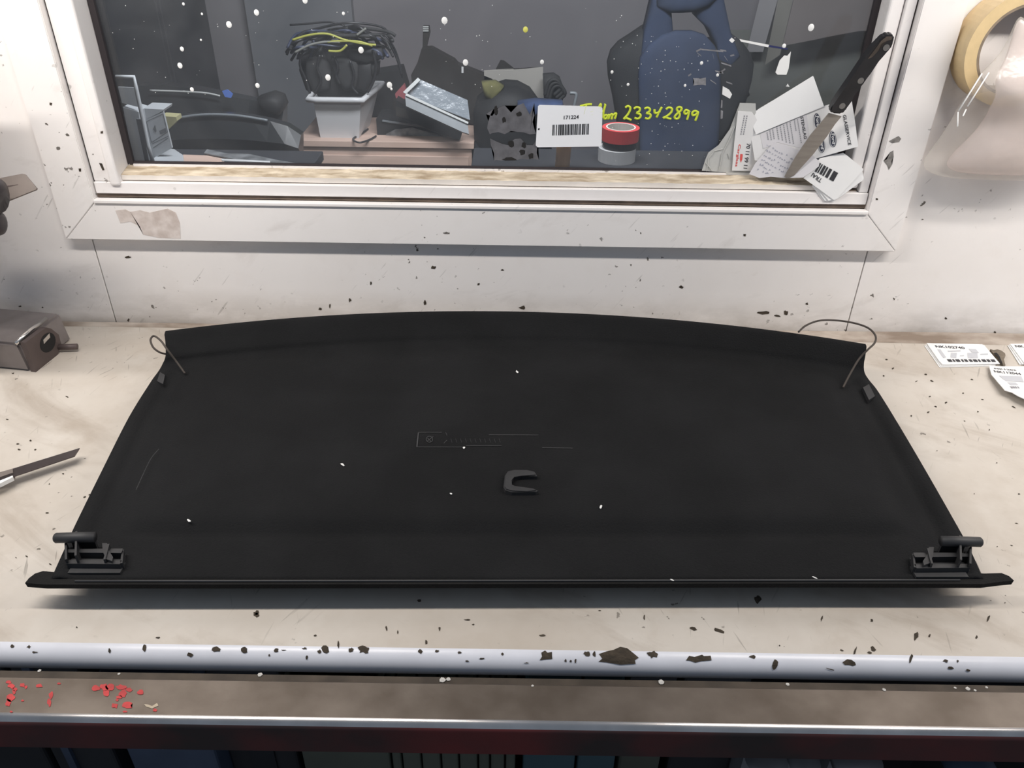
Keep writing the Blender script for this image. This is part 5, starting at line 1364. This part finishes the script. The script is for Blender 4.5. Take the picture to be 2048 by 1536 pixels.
flat_sheet('plastic_pouch', [(408, 306), (414, 298), (450, 306), (500, 308), (545, 318), (590, 326), (500, 324)], zs + 0.008, M['film'], 'crumpled clear pouch on the shelf beside the wooden strip', 'pouch')
flat_sheet('white_strip', [(442, 317), (540, 322), (540, 325), (444, 321)], zs + 0.011, M['tape_white'], 'thin white strip lying across the clear pouch', 'strip')
# sheets hanging at the right on the office wall
def wall_sheet(nm, pts, y, mat, label, cat):
    e = thing(nm, vplane(y).hit(*pts[-1]), label, cat); plate('sheet', pts, vplane(y), 0.004, mat, e); return e
M['sheet_grey'] = pm('pale_grey_sheet', (0.22, 0.215, 0.22, 1), 0.6, var=0.08)
M['sheet_brown'] = pm('brownish_sheet', (0.15, 0.13, 0.125, 1), 0.6, var=0.1)
M['green_grey'] = pm('green_grey_panel', (0.125, 0.13, 0.118, 1), 0.6, var=0.08)
M['sheet_olive'] = pm('olive_grey_sheet', (0.16, 0.155, 0.135, 1), 0.6, var=0.08)
wall_sheet('door_panel', [(1450, 60), (1800, 60), (1800, 420), (1380, 420), (1440, 250), (1500, 190)], 3.10, M['green_grey'], 'greenish grey panel behind the papers at the right of the chair', 'panel')
wall_sheet('hanging_sheet', [(1534, -60), (1572, -60), (1526, 104), (1493, 104)], 3.05, M['sheet_grey'], 'pale grey sheet hanging right of the chair, left of the olive one', 'sheet')
wall_sheet('hanging_sheet', [(1568, -60), (1600, -60), (1560, 110), (1530, 130)], 3.02, M['sheet_olive'], 'narrow olive grey sheet hanging beside the pale grey one', 'sheet')
wall_sheet('hanging_sheet', [(1602, -60), (1800, -60), (1790, 60), (1720, 62), (1650, 74), (1585, 88), (1565, 92)], 2.99, M['sheet_brown'], 'wide brownish sheet with curved lower edge at the upper right', 'sheet')

# ------------------------------------------------------------------ things on the lower shelf under the bench
US = 0.4212
def under(name, x0, x1, y, mat, label, cat, top=0.80, group=None, lid=None):
    P0 = at_y(x0, 1524, y); P1 = at_y(x1, 1524, y)
    e = thing(name, ((P0.x + P1.x) / 2, y + 0.1, US), label, cat, group)
    box('body', (P0.x, y, US), (P1.x, y + 0.22, top), mat, e, 0.004)
    return e, P0, P1
yy = 0.605
e, a, b = under('blue_crate', -60, 98, yy + 0.03, M['under_dark'], 'dark crate at the far left under the bench', 'crate'); box('crate_rim', (a.x - 0.004, yy + 0.026, 0.72), (b.x + 0.004, yy + 0.035, 0.735), M['under_blue'], e)
e, a, b = under('dark_crate', 112, 235, yy + 0.03, M['under_dark'], 'dark crate under the bench, left of the blue sheet', 'crate'); box('crate_rib', (a.x + 0.02, yy + 0.025, 0.50), (a.x + 0.03, yy + 0.032, 0.79), M['under_blue'], e)
e, a, b = under('blue_bag', 262, 435, yy, M['under_blue'], 'grey-blue plastic bag under the bench, below the red rail', 'bag'); tube('bag_crease', [Vector((a.x + 0.05, yy - 0.002, 0.66)), Vector((a.x + 0.066, yy - 0.002, 0.71)), Vector((a.x + 0.072, yy - 0.001, 0.74))], 0.0015, M['dust_white'], e, 6)
e, a, b = under('black_box', 462, 598, yy + 0.03, M['under_dark'], 'black box under the bench, right of the blue bag', 'box'); box('box_label', (a.x + 0.03, yy + 0.027, 0.55), (b.x - 0.03, yy + 0.031, 0.66), M['office_dark'], e)
e, a, b = under('green_box', 606, 780, yy, M['under_green'], 'grey-green box under the bench, left of the row of folders', 'box'); box('box_lid', (a.x - 0.002, yy - 0.003, 0.76), (b.x + 0.002, yy + 0.02, 0.80), M['under_green'], e)
xs_ = [783, 804, 843, 882, 918, 956, 980, 1010, 1032]
for k in range(8):
    e, a, b = under('folder', xs_[k] + 1.5, xs_[k + 1] - 1.5, yy, M['under_green'], '%s grey-green folder from the left in the row under the bench' % ['first', 'second', 'third', 'fourth', 'fifth', 'sixth', 'seventh', 'eighth'][k], 'folder', 0.79, 'folders under the bench')
e, a, b = under('teal_box', 1046, 1150, yy, M['under_teal'], 'teal box under the bench, right of the folders', 'box'); box('box_flap', (a.x, yy - 0.003, 0.74), (b.x, yy, 0.79), M['under_teal'], e)
e, a, b = under('blue_grey_box', 1155, 1230, yy, M['under_teal'], 'narrow blue-grey box under the bench beside the teal box', 'box'); box('box_flap', (a.x, yy - 0.003, 0.74), (b.x, yy, 0.79), M['under_teal'], e)
e, a, b = under('grey_box', 1236, 1320, yy + 0.02, M['under_green'], 'dull grey box under the bench, left of the dark gap', 'box'); box('box_flap', (a.x, yy + 0.017, 0.74), (b.x, yy + 0.02, 0.79), M['under_dark'], e)
for pts, lab in (([(1490, 1519), (1530, 1520), (1575, 1521), (1560, 1533), (1540, 1545), (1510, 1545)], 'crumpled pale bag under the bench, leftmost of three at the right'), ([(1575, 1522), (1605, 1520), (1640, 1523), (1630, 1545), (1585, 1545)], 'crumpled pale bag under the bench, middle of three at the right'), ([(1668, 1521), (1765, 1523), (1760, 1545), (1668, 1545)], 'pale box-shaped bag under the bench, rightmost of three')):
    p = vplane(yy); c = sum((p.hit(*q) for q in pts), Vector()) / len(pts)
    e = thing('crumpled_bag', (c.x, yy + 0.05, US), lab, 'bag', None)
    pillow('bag_front', pts, p, 0.06, 0.02, M['under_white'], e)
    box('bag_body', (c.x - 0.018, yy + 0.03, US), (c.x + 0.018, yy + 0.09, c.z - 0.005), M['under_white'], e)
e, a, b = under('dark_crate', 1335, 1460, yy + 0.06, M['under_dark'], 'dark crate under the bench, left of the pale bags', 'crate'); box('crate_rim', (a.x, yy + 0.055, 0.74), (b.x, yy + 0.06, 0.76), M['under_dark'], e)
p = vplane(yy)
e = thing('plastic_tub', (p.hit(1945, 1530).x, yy + 0.05, US), 'round blue-lidded tub under the bench at the far right', 'tub')
pillow('lid_dome', ragged(1945, 1545, 52, 24, 18, 0.0), p, 0.04, 0.03, M['under_blue'], e); box('lid_stand', (p.hit(1930, 1530).x, yy + 0.02, US), (p.hit(1960, 1530).x, yy + 0.08, p.hit(1945, 1545).z), M['under_dark'], e)

# parts are modelled in room coordinates: cancel the offset of their thing
for o in COL.objects:
    if o.parent is not None and o.parent.parent is None:
        o.matrix_parent_inverse = Matrix.Translation(-Vector(o.parent.location))
